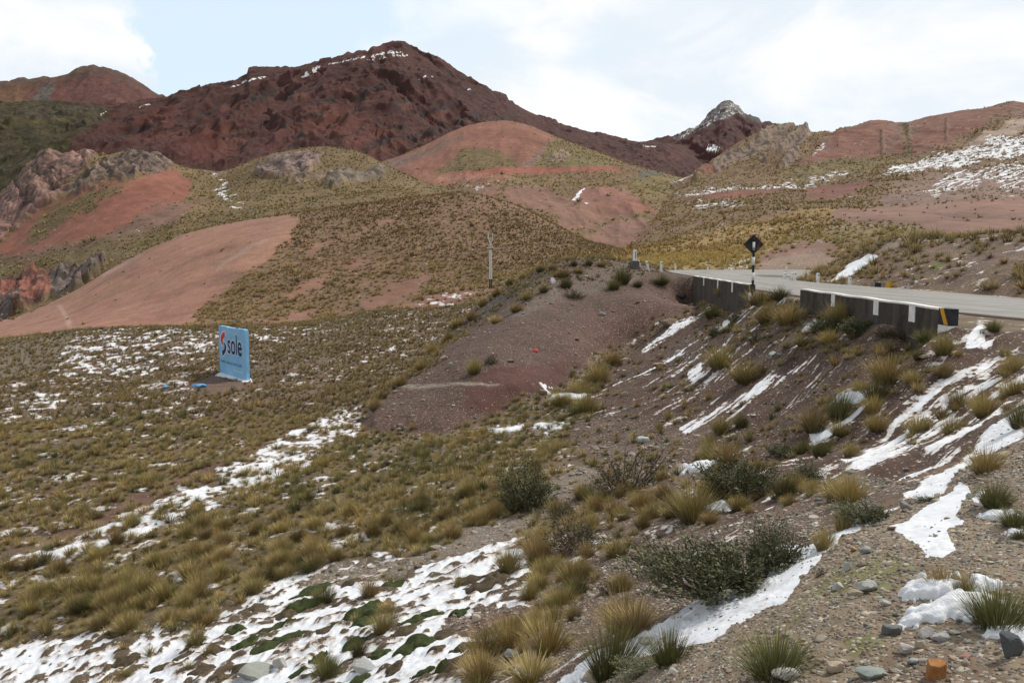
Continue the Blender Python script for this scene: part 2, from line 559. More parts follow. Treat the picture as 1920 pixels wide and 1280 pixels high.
    S.paint([(40, 205), (170, 200), (200, 208), (120, 220), (50, 222)], 5, 9, soil=(0.04, 0.034, 0.022))
    gq = np.random.default_rng(12)
    for cx, cy, ln in [(490, 178, 40), (500, 222, 36), (560, 170, 40), (430, 190, 30), (620, 185, 36), (700, 170, 44), (760, 190, 40), (820, 200, 40), (880, 215, 44), (940, 225, 40), (720, 262, 44), (650, 255, 36), (560, 250, 30), (380, 215, 26), (330, 235, 30), (440, 250, 30), (800, 245, 40), (670, 205, 30), (590, 215, 30), (860, 245, 36), (270, 235, 26), (220, 255, 24)]:
        ln *= gq.uniform(0.6, 1.2); th = gq.uniform(4, 9)
        S.paint([(cx - ln, cy + ln * 0.42), (cx - ln * 0.3, cy + ln * 0.05), (cx + ln, cy - ln * 0.40), (cx + ln * 0.8, cy - ln * 0.40 + th), (cx, cy + th), (cx - ln * 0.8, cy + ln * 0.42 + th * 0.5)], 3, 12, soil=(0.034, 0.018, 0.017), rock=0.95)
        if gq.uniform() > 0.5:
            S.paint([(cx - ln * 0.4, cy + th + 3), (cx + ln * 0.4, cy + th - 3), (cx + ln * 0.3, cy + th + 12), (cx - ln * 0.3, cy + th + 16)], 4, 10, soil=(0.090, 0.036, 0.027), rock=0.1)
    for pl in ([(422, 167), (466, 149), (497, 140), (497, 145), (450, 160), (425, 169)], [(562, 143), (585, 128), (600, 123), (606, 128), (588, 137), (565, 145)],
               [(612, 118), (662, 109), (690, 104), (735, 94), (760, 98), (700, 106), (655, 114), (614, 122)], [(684, 112), (720, 106), (766, 102), (766, 105), (720, 110), (688, 115)],
               [(778, 155), (800, 140), (804, 141), (783, 156)], [(254, 203), (278, 194), (279, 197), (257, 205)], [(187, 213), (201, 208), (201, 211), (188, 216)],
               [(876, 167), (886, 168), (884, 171), (877, 170)], [(1205, 271), (1235, 274), (1233, 277), (1206, 274)], [(808, 143), (815, 142), (814, 146), (809, 146)]):
        S.paint(pl, 2.2, 3.5, snow=0.62)
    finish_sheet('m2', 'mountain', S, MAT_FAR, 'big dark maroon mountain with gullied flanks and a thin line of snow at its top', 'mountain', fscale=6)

    # ---- small dark peak at the pass
    crest = [(900, 400), (1100, 300), (1180, 276), (1230, 266), (1268, 259), (1285, 250), (1300, 241), (1318, 226), (1333, 212), (1342, 207), (1351, 196), (1362, 192), (1374, 194), (1386, 200),
             (1393, 210), (1406, 217), (1424, 222), (1428, 230), (1440, 228), (1450, 232), (1470, 236), (1488, 237), (1491, 246), (1520, 262), (1600, 300), (1900, 400)]
    foot = [(900, 420), (1100, 340), (1300, 330), (1500, 330), (1900, 420)]
    X, Y, Z, T = fan([[(x, y, 1600) for x, y in foot], [(x, y, 2250) for x, y in crest]], [12, 180, 8, 4], nu=1100, umax=0.6, sink=(200, 150))
    env = np.clip(1.12 - T, 0.04, 0.5) / 0.5
    Z += (ridged(X / 80 + fbm(X / 90, Y / 90, 3, 2), Y / 260, 6, 51, 0.55) - 0.5) * 60 * env + fbm(X / 14, Y / 25, 4, 53) * 5
    S = Sheet(X, Y, Z, (0.062, 0.024, 0.022), rock=0.35, fx=22, seed=3)
    S.paint([(1262, 260), (1300, 238), (1345, 200), (1362, 188), (1390, 200), (1402, 216), (1380, 212), (1350, 226), (1318, 242), (1288, 258)], 3, 6, soil=(0.13, 0.12, 0.115), rock=0.6, snow=0.36)
    S.paint([(1380, 210), (1425, 222), (1440, 230), (1410, 226)], 3, 5, soil=(0.085, 0.075, 0.07), rock=0.7)
    S.paint([(1322, 275), (1338, 270), (1352, 278), (1344, 283), (1326, 282)], 1.5, 3, snow=1.0)
    S.paint([(1311, 277), (1320, 274), (1319, 279)], 1.2, 2, snow=0.9)
    S.paint([(1305, 255), (1345, 238), (1340, 244), (1310, 260)], 2, 3, snow=0.28)
    finish_sheet('m3', 'mountain', S, MAT_FAR, 'small dark pointed peak dusted with snow beyond the pass', 'mountain', fscale=5)


def hills():
    # ---- rocky ridge on the left and the rounded hill beside it
    crest = [(-400, 440), (-200, 410), (-60, 395), (0, 362), (18, 345), (33, 335), (42, 318), (60, 306), (72, 290), (84, 282), (100, 283), (118, 290), (140, 287), (165, 284), (182, 290), (205, 291), (225, 286), (240, 282), (258, 284),
             (275, 287), (298, 294), (318, 305), (340, 314), (360, 318), (385, 320), (405, 323), (425, 321), (450, 312), (480, 299), (500, 293), (530, 286), (560, 281), (590, 277), (615, 276), (640, 279),
             (665, 282), (690, 291), (712, 303), (740, 318), (770, 331), (800, 343), (830, 352), (870, 364), (950, 400), (1100, 480), (1500, 560)]
    mid = [(-400, 520), (0, 440), (100, 395), (200, 350), (300, 345), (400, 368), (500, 350), (600, 330), (700, 345), (800, 372), (900, 410), (1100, 500), (1500, 570)]
    low = [(-400, 640), (0, 530), (100, 480), (200, 440), (300, 425), (400, 415), (500, 400), (600, 385), (700, 378), (800, 385), (900, 430), (1100, 520), (1500, 590)]
    foot = [(-400, 760), (0, 640), (100, 600), (300, 540), (500, 480), (700, 450), (900, 480), (1100, 560), (1500, 620)]
    X, Y, Z, T = fan([[(x, y, 290) for x, y in foot], [(x, y, 380) for x, y in low], [(x, y, 460) for x, y in mid], [(x, y, 540) for x, y in crest]],
                     [30, 110, 120, 110, 8, 4], nu=1300, back=((40, 14), (300, 160)), sink=(60, 40))
    env = np.clip(1.1 - T, 0.12, 0.5) / 0.5
    S = Sheet(X, Y, Z, (0.130, 0.090, 0.048), grass=0.85, snow=0.06, fx=34, seed=4)
    S.blur = 1.7
    S.paint([(120, 330), (360, 315), (420, 330), (440, 420), (250, 440), (340, 385), (345, 350)], 10, 14, soil=(0.15, 0.10, 0.05), grass=0.75)
    S.paint([(-100, 560), (0, 452), (60, 402), (130, 362), (230, 340), (275, 335), (322, 315), (347, 322), (360, 345), (340, 370), (300, 392), (240, 412), (180, 442), (80, 467), (0, 492), (-100, 560)], 3, 8, soil=RED, grass=0.02)
    S.paint([(60, 420), (90, 395), (130, 372), (240, 345), (215, 366), (150, 400), (95, 432), (40, 455)], 5, 10, soil=OLIVE, grass=0.95)
    S.paint([(-100, 560), (0, 480), (80, 462), (180, 440), (250, 408), (340, 372), (380, 380), (330, 402), (350, 422), (200, 458), (120, 480), (0, 505)], 5, 14, soil=(0.135, 0.08, 0.06), grass=0.35)
    S.paint([(-100, 600), (0, 492), (150, 460), (300, 425), (450, 392), (560, 395), (450, 420), (300, 455), (180, 500), (0, 560)], 6, 10, soil=OLIVE, grass=0.95)
    S.paint([(250, 395), (350, 375), (390, 372), (350, 395), (300, 412), (240, 420)], 4, 10, soil=(0.16, 0.088, 0.066), grass=0.1)
    # outcrops
    rocks = [([(-120, 470), (-20, 372), (0, 360), (45, 316), (75, 286), (100, 281), (170, 282), (180, 292), (150, 318), (128, 335), (135, 345), (80, 372), (40, 398), (0, 425), (-120, 520)], (0.195, 0.115, 0.093), 1.0),
             ([(-120, 540), (-20, 415), (40, 392), (90, 365), (140, 340), (100, 372), (50, 408), (0, 445), (-120, 540)], (0.225, 0.125, 0.104), 0.7),
             ([(128, 358), (150, 330), (200, 305), (240, 281), (292, 291), (332, 312), (312, 322), (262, 330), (222, 340), (182, 350), (140, 364)], (0.155, 0.108, 0.086), 1.0),
             ([(478, 322), (500, 298), (560, 287), (602, 292), (600, 310), (560, 325), (520, 337), (488, 337)], (0.20, 0.14, 0.122), 0.9),
             ([(600, 345), (612, 325), (680, 318), (730, 320), (722, 330), (650, 342), (620, 348)], (0.155, 0.125, 0.098), 0.9),
             ([(530, 345), (600, 325), (620, 322), (560, 348)], (0.17, 0.125, 0.10), 0.8),
             ([(-60, 600), (0, 520), (60, 505), (105, 498), (104, 548), (60, 575), (0, 602)], (0.185, 0.075, 0.056), 0.9),
             ([(98, 512), (150, 491), (195, 497), (170, 528), (110, 562), (96, 550)], (0.135, 0.105, 0.092), 1.0),
             ([(-60, 596), (0, 580), (34, 566), (40, 580), (0, 602), (-60, 640)], (0.14, 0.105, 0.092), 1.0)]
    rmask = np.zeros_like(X)
    for pl, c, r in rocks:
        S.paint(pl, 2.5, 7, soil=c, grass=0.03, rock=r)
    rmask = S.rock.copy()
    S.soil *= 1.06 * (1 + 0.28 * fbm(X / 14, Y / 22, 5, 65, 0.6) + 0.18 * fbm((X + Y) / 5, (X - Y) / 40, 4, 66))[..., None]
    S.paint([(388, 320), (412, 323), (425, 345), (452, 368), (470, 382), (445, 385), (420, 370), (402, 345)], 5, 10, snow=0.48)
    S.paint([(470, 390), (540, 392), (560, 402), (480, 402)], 5, 8, snow=0.3)
    S.paint([(200, 440), (300, 405), (340, 395), (250, 440)], 6, 8, snow=0.14)
    n = ridged(X / 16 + fbm(X / 30, Y / 30, 3, 3) * 0.8, (Y * 0.5 + X * 0.35) / 14, 5, 61, 0.55)
    strata = (Z + 0.55 * X + fbm(X / 20, Y / 20, 4, 67) * 9) / 3.2
    S.soil *= (1 + rmask * (0.36 * vnoise(strata, X / 30, 68) + 0.22 * vnoise(strata * 2.7, X / 18, 69)))[..., None]
    Z += rmask * vnoise(strata, X / 30, 68) * 1.6
    Z += rmask * ((n - 0.45) * 11.5 + 2.5) * np.clip(env * 1.4, 0.35, 1) + fbm(X / 45, Y / 60, 5, 63) * 4 * env
    finish_sheet('h1', 'hill', S, MAT_HILL, 'grassy hill on the left with pink rock ledges and a red scree gully', 'hill', fscale=3.0)

    # ---- red dome and the rough valley in front of it
    crest = [(300, 480), (500, 400), (600, 350), (680, 320), (725, 302), (740, 298), (760, 290), (790, 276), (812, 266), (840, 251), (870, 238), (895, 232), (920, 229), (945, 228), (970, 231), (1000, 240), (1025, 250), (1048, 260),
             (1075, 270), (1100, 279), (1130, 290), (1160, 304), (1185, 314), (1215, 322), (1280, 340), (1400, 360), (1900, 440)]
    cut = [(300, 500), (600, 380), (740, 330), (840, 322), (880, 321), (940, 317), (1060, 314), (1160, 313), (1230, 334), (1400, 372), (1900, 450)]
    fl = [(300, 520), (600, 420), (760, 345), (840, 332), (940, 328), (1060, 325), (1160, 324), (1230, 345), (1400, 385), (1900, 460)]
    k2 = [(300, 560), (700, 420), (800, 375), (870, 358), (950, 352), (1080, 356), (1160, 352), (1240, 366), (1400, 400), (1900, 480)]
    k1 = [(300, 600), (700, 460), (850, 410), (1000, 395), (1100, 405), (1240, 402), (1400, 408), (1900, 490)]
    foot = [(300, 640), (700, 520), (900, 490), (1100, 478), (1300, 470), (1500, 480), (1900, 520)]
    X, Y, Z, T = fan([[(x, y, 300) for x, y in foot], [(x, y, 400) for x, y in k1], [(x, y, 520) for x, y in k2], [(x, y, 640) for x, y in fl],
                      [(x, y, 660) for x, y in cut], [(x, y, 850) for x, y in crest]], [20, 80, 80, 60, 14, 120, 8, 4], nu=1100, umax=0.62, back=((60, 16), (260, 120)), sink=(60, 30))
    env = np.clip(1.1 - T, 0.1, 0.5) / 0.5
    Z += fbm(X / 50, Y / 70, 5, 71) * 5 * env + ridged(X / 22, Y / 90, 4, 73) * 4 * env
    S = Sheet(X, Y, Z, (0.150, 0.092, 0.052), grass=0.75, snow=0.07, fx=30, seed=5)
    S.blur = 1.7
    S.paint([(640, 350), (700, 318), (730, 298), (800, 268), (870, 234), (930, 224), (1000, 236), (1050, 258), (1030, 270), (1010, 300), (1000, 314), (840, 322), (940, 330), (860, 345), (760, 345)], 4, 8, soil=(0.188, 0.083, 0.058), grass=0.03)
    S.paint([(850, 304), (868, 280), (900, 277), (940, 288), (962, 300), (988, 314), (940, 318), (872, 324), (800, 326), (830, 312)], 4, 8, soil=OLIVE, grass=0.9)
    S.paint([(1005, 312), (1030, 268), (1065, 272), (1130, 294), (1185, 316), (1100, 315)], 4, 8, soil=(0.12, 0.095, 0.04), grass=0.9)
    S.paint([(725, 304), (800, 282), (870, 254), (840, 275), (780, 300), (735, 316)], 3, 5, soil=(0.16, 0.10, 0.08), rock=0.8)
    S.paint([(1025, 296), (1040, 286), (1055, 292), (1065, 302), (1040, 306)], 2, 4, soil=(0.27, 0.19, 0.16), rock=0.6)
    S.paint([(1045, 280), (1058, 276), (1070, 292), (1062, 300)], 2, 4, soil=(0.27, 0.19, 0.16), rock=0.6)
    S.paint([(980, 312), (1000, 290), (1022, 275), (1020, 290), (1002, 312)], 2, 4, soil=(0.2, 0.115, 0.09), rock=0.7)
    S.paint([(760, 328), (880, 321), (940, 316), (1060, 313), (1163, 312), (1166, 322), (1060, 323), (950, 327), (860, 331)], 1.5, 3, soil=(0.20, 0.068, 0.048), grass=0)
    S.paint([(845, 338), (870, 344), (890, 348), (920, 338), (960, 338), (1012, 350), (1000, 352), (950, 345), (890, 354)], 2, 5, snow=0.45)
    S.paint([(770, 320), (880, 330), (960, 330), (950, 338), (880, 342), (790, 336)], 4, 7, soil=(0.21, 0.10, 0.07), grass=0.15)
    for pl, c in (([(872, 360), (895, 348), (934, 350), (942, 364), (920, 373), (880, 374)], (0.17, 0.088, 0.064)),
                  ([(946, 352), (990, 346), (1040, 360), (1080, 380), (1160, 378), (1232, 404), (1180, 416), (1120, 432), (1078, 447), (1060, 440), (1046, 410), (996, 392), (955, 386)], BROWN),
                  ([(1070, 372), (1098, 351), (1150, 351), (1192, 368), (1234, 400), (1180, 406), (1120, 387)], (0.19, 0.088, 0.065)),
                  ([(1060, 478), (1098, 432), (1158, 409), (1250, 404), (1420, 408), (1450, 404), (1400, 432), (1300, 447), (1200, 458), (1100, 482)], (0.17, 0.092, 0.068))):
        S.paint(pl, 3, 7, soil=c, grass=0.03)
    S.paint([(1120, 420), (1200, 398), (1240, 405), (1150, 412), (1090, 440), (1072, 460), (1060, 470), (1072, 440)], 4, 8, soil=OLIVE, grass=0.8)
    S.paint([(1072, 374), (1094, 353), (1098, 354), (1078, 376)], 1.2, 2, snow=1.0)
    S.paint([(1092, 378), (1130, 360), (1128, 366), (1098, 384)], 2, 4, snow=0.4)
    S.paint([(1198, 326), (1222, 316), (1242, 326), (1236, 336), (1200, 338)], 2, 4, soil=(0.075, 0.07, 0.055), grass=0.2)
    S.paint([(1180, 340), (1230, 330), (1300, 325), (1310, 345), (1230, 370), (1190, 356)], 4, 8, soil=(0.15, 0.115, 0.05), grass=0.7, snow=0.12)
    S.soil *= 1.06 * (1 + 0.28 * fbm(X / 18, Y / 30, 5, 75, 0.6) + 0.18 * fbm(X / 6, Y / 60, 4, 77))[..., None]
    finish_sheet('h2', 'hill', S, MAT_HILL, 'rounded red earth hill with a road cut across its foot', 'hill', fscale=3.0)

    # ---- right hillside
    crest = [(500, 620), (900, 520), (1050, 470), (1150, 420), (1200, 384), (1240, 352), (1262, 340), (1290, 331), (1312, 318), (1340, 300), (1362, 284), (1385, 268), (1405, 258), (1424, 248), (1437, 245), (1460, 243), (1480, 243), (1500, 241), (1510, 242),
             (1520, 250), (1535, 248), (1560, 248), (1572, 241), (1600, 237), (1630, 230), (1648, 228), (1662, 227), (1680, 230), (1702, 229), (1730, 222), (1770, 215), (1800, 210), (1840, 204),
             (1875, 198), (1900, 193), (1912, 196), (1925, 198), (1960, 200), (2200, 190)]
    k3 = [(500, 640), (900, 540), (1150, 440), (1240, 368), (1300, 345), (1400, 325), (1500, 310), (1600, 305), (1700, 285), (1800, 265), (1920, 240), (2200, 230)]
    k2 = [(500, 660), (900, 560), (1150, 455), (1240, 385), (1300, 372), (1400, 366), (1500, 360), (1600, 352), (1700, 345), (1800, 335), (1920, 325), (2200, 320)]
    k1 = [(500, 680), (900, 580), (1100, 485), (1200, 462), (1300, 440), (1400, 415), (1500, 400), (1600, 396), (1700, 390), (1800, 385), (1920, 378), (2200, 375)]
    k0 = [(500, 700), (900, 590), (1100, 500), (1200, 488), (1300, 480), (1400, 470), (1500, 450), (1600, 440), (1700, 440), (1920, 445), (2200, 450)]
    foot = [(500, 720), (900, 600), (1100, 530), (1200, 512), (1300, 510), (1400, 516), (1500, 520), (1600, 520), (1920, 530), (2200, 540)]
    X, Y, Z, T = fan([[(x, y, 125) for x, y in foot], [(x, y, 180) for x, y in k0], [(x, y, 270) for x, y in k1], [(x, y, 400) for x, y in k2], [(x, y, 520) for x, y in k3],
                      [(x, y, 680) for x, y in crest]], [14, 110, 110, 100, 80, 110, 8, 4], nu=1200, umax=0.82, back=((50, 14), (300, 150)), sink=(14, 6))
    env = np.clip(1.1 - T, 0.14, 0.5) / 0.5
    S = Sheet(X, Y, Z, (0.150, 0.095, 0.056), grass=0.85, snow=0.13, fx=30, seed=6)
    S.blur = 1.7
    S.paint([(1270, 345), (1340, 300), (1405, 258), (1385, 262), (1345, 288), (1290, 330)], 3, 5, soil=RED, grass=0.05)
    S.paint([(1290, 330), (1345, 304), (1380, 290), (1390, 300), (1330, 330), (1280, 345)], 3, 6, soil=(0.2, 0.085, 0.06), grass=0.1)
    S.paint([(1540, 262), (1562, 243), (1640, 226), (1660, 225), (1760, 211), (1900, 190), (2200, 180), (2200, 220), (1930, 214), (1880, 216), (1800, 256), (1740, 282), (1690, 284), (1640, 300), (1600, 298), (1570, 306), (1530, 312), (1480, 312), (1520, 288)], 3, 6,
            soil=(0.165, 0.074, 0.053), grass=0.03, rock=0.25)
    for pl in ([(1648, 262), (1656, 240), (1664, 262), (1660, 294), (1650, 294)], [(1770, 232), (1776, 220), (1780, 240), (1776, 264), (1770, 262)], [(1696, 230), (1716, 228), (1722, 252), (1706, 260), (1698, 250)],
               [(1536, 262), (1556, 256), (1560, 276), (1544, 282)], [(1888, 198), (1912, 194), (1926, 210), (1912, 224), (1892, 220)], [(1668, 232), (1690, 230), (1686, 262), (1672, 282), (1660, 288), (1672, 258)]):
        S.paint(pl, 4, 9, soil=(0.165, 0.092, 0.070), rock=0.45, grass=0.05)
    S.paint([(1690, 230), (1702, 240), (1706, 270), (1712, 288), (1690, 290), (1694, 262)], 3, 5, soil=OLIVE, grass=0.8)
    S.paint([(1790, 276), (1880, 234), (1925, 218), (2200, 210), (2200, 240), (1925, 238), (1850, 268), (1800, 286)], 3, 6, soil=(0.27, 0.20, 0.16), grass=0.08)
    S.paint([(1480, 312), (1600, 300), (1700, 286), (1720, 300), (1600, 330), (1500, 340), (1450, 330)], 5, 12, soil=(0.13, 0.10, 0.045), grass=0.75)
    rk = [[(1380, 300), (1440, 250), (1470, 244), (1486, 246), (1440, 276), (1396, 306)], [(1440, 282), (1470, 262), (1502, 240), (1522, 248), (1510, 262), (1476, 280), (1446, 300)],
          [(1450, 312), (1480, 288), (1500, 282), (1494, 300), (1470, 318)], [(1330, 322), (1380, 292), (1400, 286), (1390, 302), (1350, 326)], [(1420, 300), (1440, 284), (1450, 290), (1430, 312)]]
    S.blur = 0.8
    for pl in rk:
        S.paint(pl, 2, 4, soil=(0.205, 0.150, 0.115), rock=0.9, grass=0.0, snow=0)
    S.blur = 1.7
    # snow
    for pl, v in (([(1690, 304), (1780, 282), (1860, 262), (1925, 245), (2200, 240), (2200, 300), (1920, 300), (1850, 305), (1780, 320), (1710, 330), (1640, 336)], 0.66),
                  ([(1270, 360), (1320, 352), (1400, 346), (1500, 340), (1592, 324), (1600, 328), (1500, 350), (1400, 358), (1290, 366)], 0.68),
                  ([(1720, 362), (1800, 322), (1925, 305), (2200, 300), (2200, 350), (1920, 352), (1820, 348), (1740, 372)], 0.58),
                  ([(1296, 376), (1368, 372), (1402, 380), (1380, 392), (1310, 390)], 0.6), ([(1206, 352), (1260, 338), (1304, 328), (1306, 334), (1240, 350)], 0.85),
                  ([(1590, 392), (1640, 384), (1720, 384), (1716, 394), (1620, 402)], 0.38), ([(1640, 400), (1700, 372), (1716, 376), (1660, 410)], 0.25),
                  ([(1840, 372), (1925, 350), (1925, 366), (1850, 378)], 0.3), ([(1510, 286), (1545, 268), (1550, 272), (1520, 290)], 0.6)):
        S.paint(pl, 5, 9, snow=v)
    S.paint([(1640, 372), (1740, 330), (1830, 318), (1920, 330), (2200, 330), (2200, 378), (1860, 376), (1740, 384), (1650, 392)], 6, 10, soil=(0.165, 0.105, 0.085), grass=0.2, streak=0.8)
    S.paint([(1280, 368), (1400, 359), (1500, 350), (1560, 344), (1606, 344), (1602, 354), (1530, 374), (1498, 362), (1400, 368), (1292, 374)], 2, 3, soil=(0.15, 0.055, 0.042), grass=0, snow=0)
    S.paint([(1500, 352), (1560, 344), (1606, 345), (1640, 340), (1600, 362), (1560, 376), (1520, 376)], 3, 5, soil=(0.15, 0.062, 0.048), grass=0.06, snow=0)
    S.paint([(1420, 412), (1450, 402), (1560, 396), (1640, 386), (1760, 380), (1860, 376), (1925, 368), (2200, 365), (2200, 448), (1860, 442), (1760, 438), (1720, 432), (1640, 420), (1540, 414)], 3, 6, soil=(0.175, 0.098, 0.075), grass=0.04, snow=0.03, rock=0)
    S.paint([(1060, 520), (1085, 478), (1200, 462), (1300, 444), (1440, 412), (1560, 392), (1520, 430), (1480, 455), (1390, 512), (1240, 520)], 5, 9, soil=(0.24, 0.155, 0.055), grass=1.0, snow=0.16)
    S.paint([(1440, 455), (1500, 425), (1600, 414), (1740, 424), (1736, 436), (1640, 440), (1560, 455), (1480, 470)], 5, 9, soil=(0.14, 0.10, 0.05), grass=0.85, snow=0.2)
    S.paint([(1420, 480), (1460, 462), (1540, 452), (1580, 470), (1500, 486), (1430, 500)], 4, 8, soil=(0.16, 0.09, 0.07), grass=0.1)
    S.paint([(1405, 520), (1430, 494), (1460, 482), (1540, 474), (1585, 488), (1570, 520), (1470, 524)], 3, 6, soil=(0.21, 0.145, 0.105), grass=0.05, gravel=0.5, snow=0)
    S.paint([(1490, 520), (1510, 508), (1545, 512), (1552, 524)], 3, 4, soil=(0.25, 0.085, 0.06), grass=0)
    S.paint([(1345, 512), (1365, 495), (1410, 484), (1412, 500), (1372, 512)], 3, 6, snow=0.6)
    rm = S.rock
    nn = ridged(X / 12 + Y / 30, Y / 26 - X / 40, 5, 81, 0.55)
    Z += rm * (nn * 9 - 2) * np.clip(env * 1.3, 0.4, 1)
    for line, wd, hh in (([(1306, 334), (1350, 312), (1400, 276), (1446, 250), (1486, 244)], 7, 5.5), ([(1436, 304), (1452, 290), (1480, 266), (1512, 243)], 6, 6.0), ([(1462, 316), (1480, 298), (1496, 284)], 5, 4.5), ([(1700, 234), (1706, 262)], 5, 1.5), ([(1654, 244), (1656, 292)], 4, 2), ([(1775, 222), (1775, 262)], 3, 1.5)):
        d = np.full(X.shape, 1e9)
        for (x0, y0), (x1, y1) in zip(line[:-1], line[1:]):
            ex, ey = x1 - x0, y1 - y0
            q = np.clip(((S.px - x0) * ex + (S.py - y0) * ey) / (ex * ex + ey * ey), 0, 1)
            d = np.minimum(d, np.hypot(S.px - x0 - q * ex, S.py - y0 - q * ey))
        along = 0.55 + 0.45 * np.abs(np.sin((S.px + S.py * 0.4) * 0.22 + 2 * vnoise(X / 9, Y / 9, 5)))
        Z += hh * along * np.clip(1 - (d / wd) ** 2, 0, 1) ** 0.7
    gul = ridged(X / 34 + fbm(X / 60, Y / 60, 3, 85) * 0.7, Y / 240, 4, 87)
    Z += fbm(X / 40, Y / 55, 5, 83) * 3.5 * env * sstep(Y, 130, 320) + (gul - 0.5) * 9 * env * sstep(T, 0.72, 0.85)
    S.soil *= 1.06 * (1 + 0.30 * fbm(X / 16, Y / 26, 5, 89, 0.6) + 0.16 * fbm((X * 0.65 - Y * 0.75) / 4, (X * 0.75 + Y * 0.65) / 30, 4, 86))[..., None]
    finish_sheet('h3', 'hill', S, MAT_HILL, 'snow-streaked hillside beyond the road with red cliffs and pale rock fins', 'hill', fall=(-0.75, -0.65), fscale=2.2)

    # ---- the broad grassy rise with the pink scree slope
    crest = [(-400, 700), (-150, 650), (0, 603), (40, 592), (100, 566), (150, 540), (200, 508), (250, 480), (300, 456), (340, 440), (400, 424), (450, 415), (540, 402), (600, 393), (680, 382), (750, 373), (800, 367), (860, 361),
             (900, 365), (935, 374), (970, 386), (1000, 400), (1040, 420), (1075, 440), (1100, 452), (1160, 466), (1250, 490), (1500, 540)]
    k1 = [(-400, 740), (0, 640), (150, 600), (300, 540), (450, 480), (600, 460), (800, 450), (1000, 460), (1100, 480), (1250, 505), (1500, 560)]
    k0 = [(-400, 760), (0, 655), (150, 640), (300, 620), (450, 590), (600, 560), (800, 520), (1000, 505), (1100, 500), (1250, 520), (1500, 570)]
    foot = [(-400, 780), (0, 668), (200, 650), (400, 640), (600, 622), (800, 575), (900, 552), (1000, 535), (1200, 525), (1500, 580)]
    dist = lambda c, a, b: [(x, y, a + (b - a) * min(1, max(0, (x + 0) / 1000.0))) for x, y in c]
    X, Y, Z, T = fan([dist(foot, 100, 165), dist(k0, 118, 190), dist(k1, 160, 215), dist(crest, 215, 265)], [10, 60, 130, 130, 8, 4], nu=1200, umax=0.72, back=((30, 8), (120, 60)), sink=(12, 6))
    env = np.clip(1.1 - T, 0.1, 0.5) / 0.5
    Z += fbm(X / 26, Y / 40, 5, 91) * 1.6 * env
    S = Sheet(X, Y, Z, (0.150, 0.088, 0.058), grass=0.95, snow=0.10, fx=36, seed=7)
    S.blur = 1.7
    S.paint([(-500, 800), (-150, 650), (0, 600), (110, 556), (200, 500), (300, 448), (400, 416), (545, 396), (565, 430), (540, 452), (505, 482), (460, 512), (425, 542), (385, 572), (345, 612), (200, 640), (0, 670), (-400, 790)], 4, 10,
            soil=SCREE, grass=0.012, snow=0, gravel=0.3)
    S.paint([(-200, 720), (0, 640), (150, 600), (350, 560), (400, 540), (345, 612), (200, 640), (0, 670)], 20, 20, soil=(0.235, 0.112, 0.082))
    for pl, w in (([(108, 572), (116, 570), (132, 600), (138, 614), (128, 612), (118, 590)], 0.30), ([(190, 512), (240, 488), (262, 474), (264, 478), (242, 494), (196, 520)], 0.265), ([(400, 500), (450, 470), (500, 446), (502, 450), (455, 476), (404, 506)], 0.255)):
        S.paint(pl, 2, 4, soil=(w, w * 0.62, w * 0.50))
    for pl in ([(230, 520), (300, 490), (360, 478), (420, 462), (422, 466), (362, 484), (304, 498), (240, 530)], [(260, 560), (340, 540), (380, 520), (340, 552), (270, 570)], [(140, 580), (220, 552), (226, 558), (150, 588)]):
        S.paint(pl, 4, 8, soil=(0.205, 0.094, 0.068))
    for pl in ([(520, 552), (580, 520), (612, 508), (602, 530), (540, 564)], [(686, 566), (740, 530), (800, 512), (796, 546), (740, 572), (690, 582)], [(470, 616), (540, 588), (600, 582), (592, 610), (500, 622)],
               [(570, 470), (600, 455), (615, 462), (590, 480)], [(700, 420), (730, 410), (735, 418), (705, 428)], [(640, 500), (680, 485), (690, 492), (650, 510)]):
        S.paint(pl, 4, 10, soil=(0.185, 0.098, 0.07), grass=0.06)
    S.paint([(725, 590), (800, 562), (880, 540), (900, 548), (850, 575), (780, 600)], 4, 8, soil=(0.19, 0.09, 0.075), snow=0.42, grass=0.4)
    S.paint([(900, 545), (960, 520), (985, 515), (930, 545)], 4, 8, snow=0.3)
    S.paint([(1050, 500), (1075, 470), (1200, 466), (1250, 500)], 5, 8, soil=(0.19, 0.135, 0.045))
    ra, rb = X * 0.45 - Y * 0.9, X * 0.9 + Y * 0.45
    S.soil *= 1.08 * (1 + 0.20 * fbm(X / 9, Y / 14, 5, 95, 0.6) + 0.20 * fbm(ra / 2.2, rb / 22, 4, 97))[..., None]
    finish_sheet('h4', 'hill', S, MAT_MID, 'broad tufted rise with a smooth pink scree slope behind the blue billboard', 'hill', fscale=1.3)

    # ---- mound just beyond the road
    crest = [(1200, 620), (1400, 560), (1500, 530), (1540, 500), (1580, 484), (1610, 470), (1640, 452), (1668, 444), (1700, 443), (1740, 442), (1780, 447), (1830, 440), (1880, 436), (1925, 438), (2200, 430)]
    foot = [(1200, 640), (1400, 580), (1480, 529), (1540, 533), (1613, 537), (1700, 545), (1800, 552), (1925, 562), (2200, 580)]
    k1 = [(1200, 630), (1400, 570), (1500, 528), (1560, 518), (1640, 500), (1700, 495), (1800, 500), (1925, 498), (2200, 500)]
    dd = lambda c, f: [(x, y, f(x)) for x, y in c]
    yf = lambda x: float(np.interp(x, [1200, 1480, 1613, 1925, 2200], [70, 65, 55, 39, 34]))
    X, Y, Z, T = fan([dd(foot, yf), dd(k1, lambda x: yf(x) + 5), dd(crest, lambda x: yf(x) + 19)], [10, 60, 80, 8, 4], nu=900, umax=0.85, back=((6, 1.5), (40, 14)), sink=(4, 2.0))
    keep = X[0] / Y[0] > 0.1
    X, Y, Z, T = (a[:, keep] for a in (X, Y, Z, T))
    env = np.clip(1.1 - T, 0.15, 0.5) / 0.5
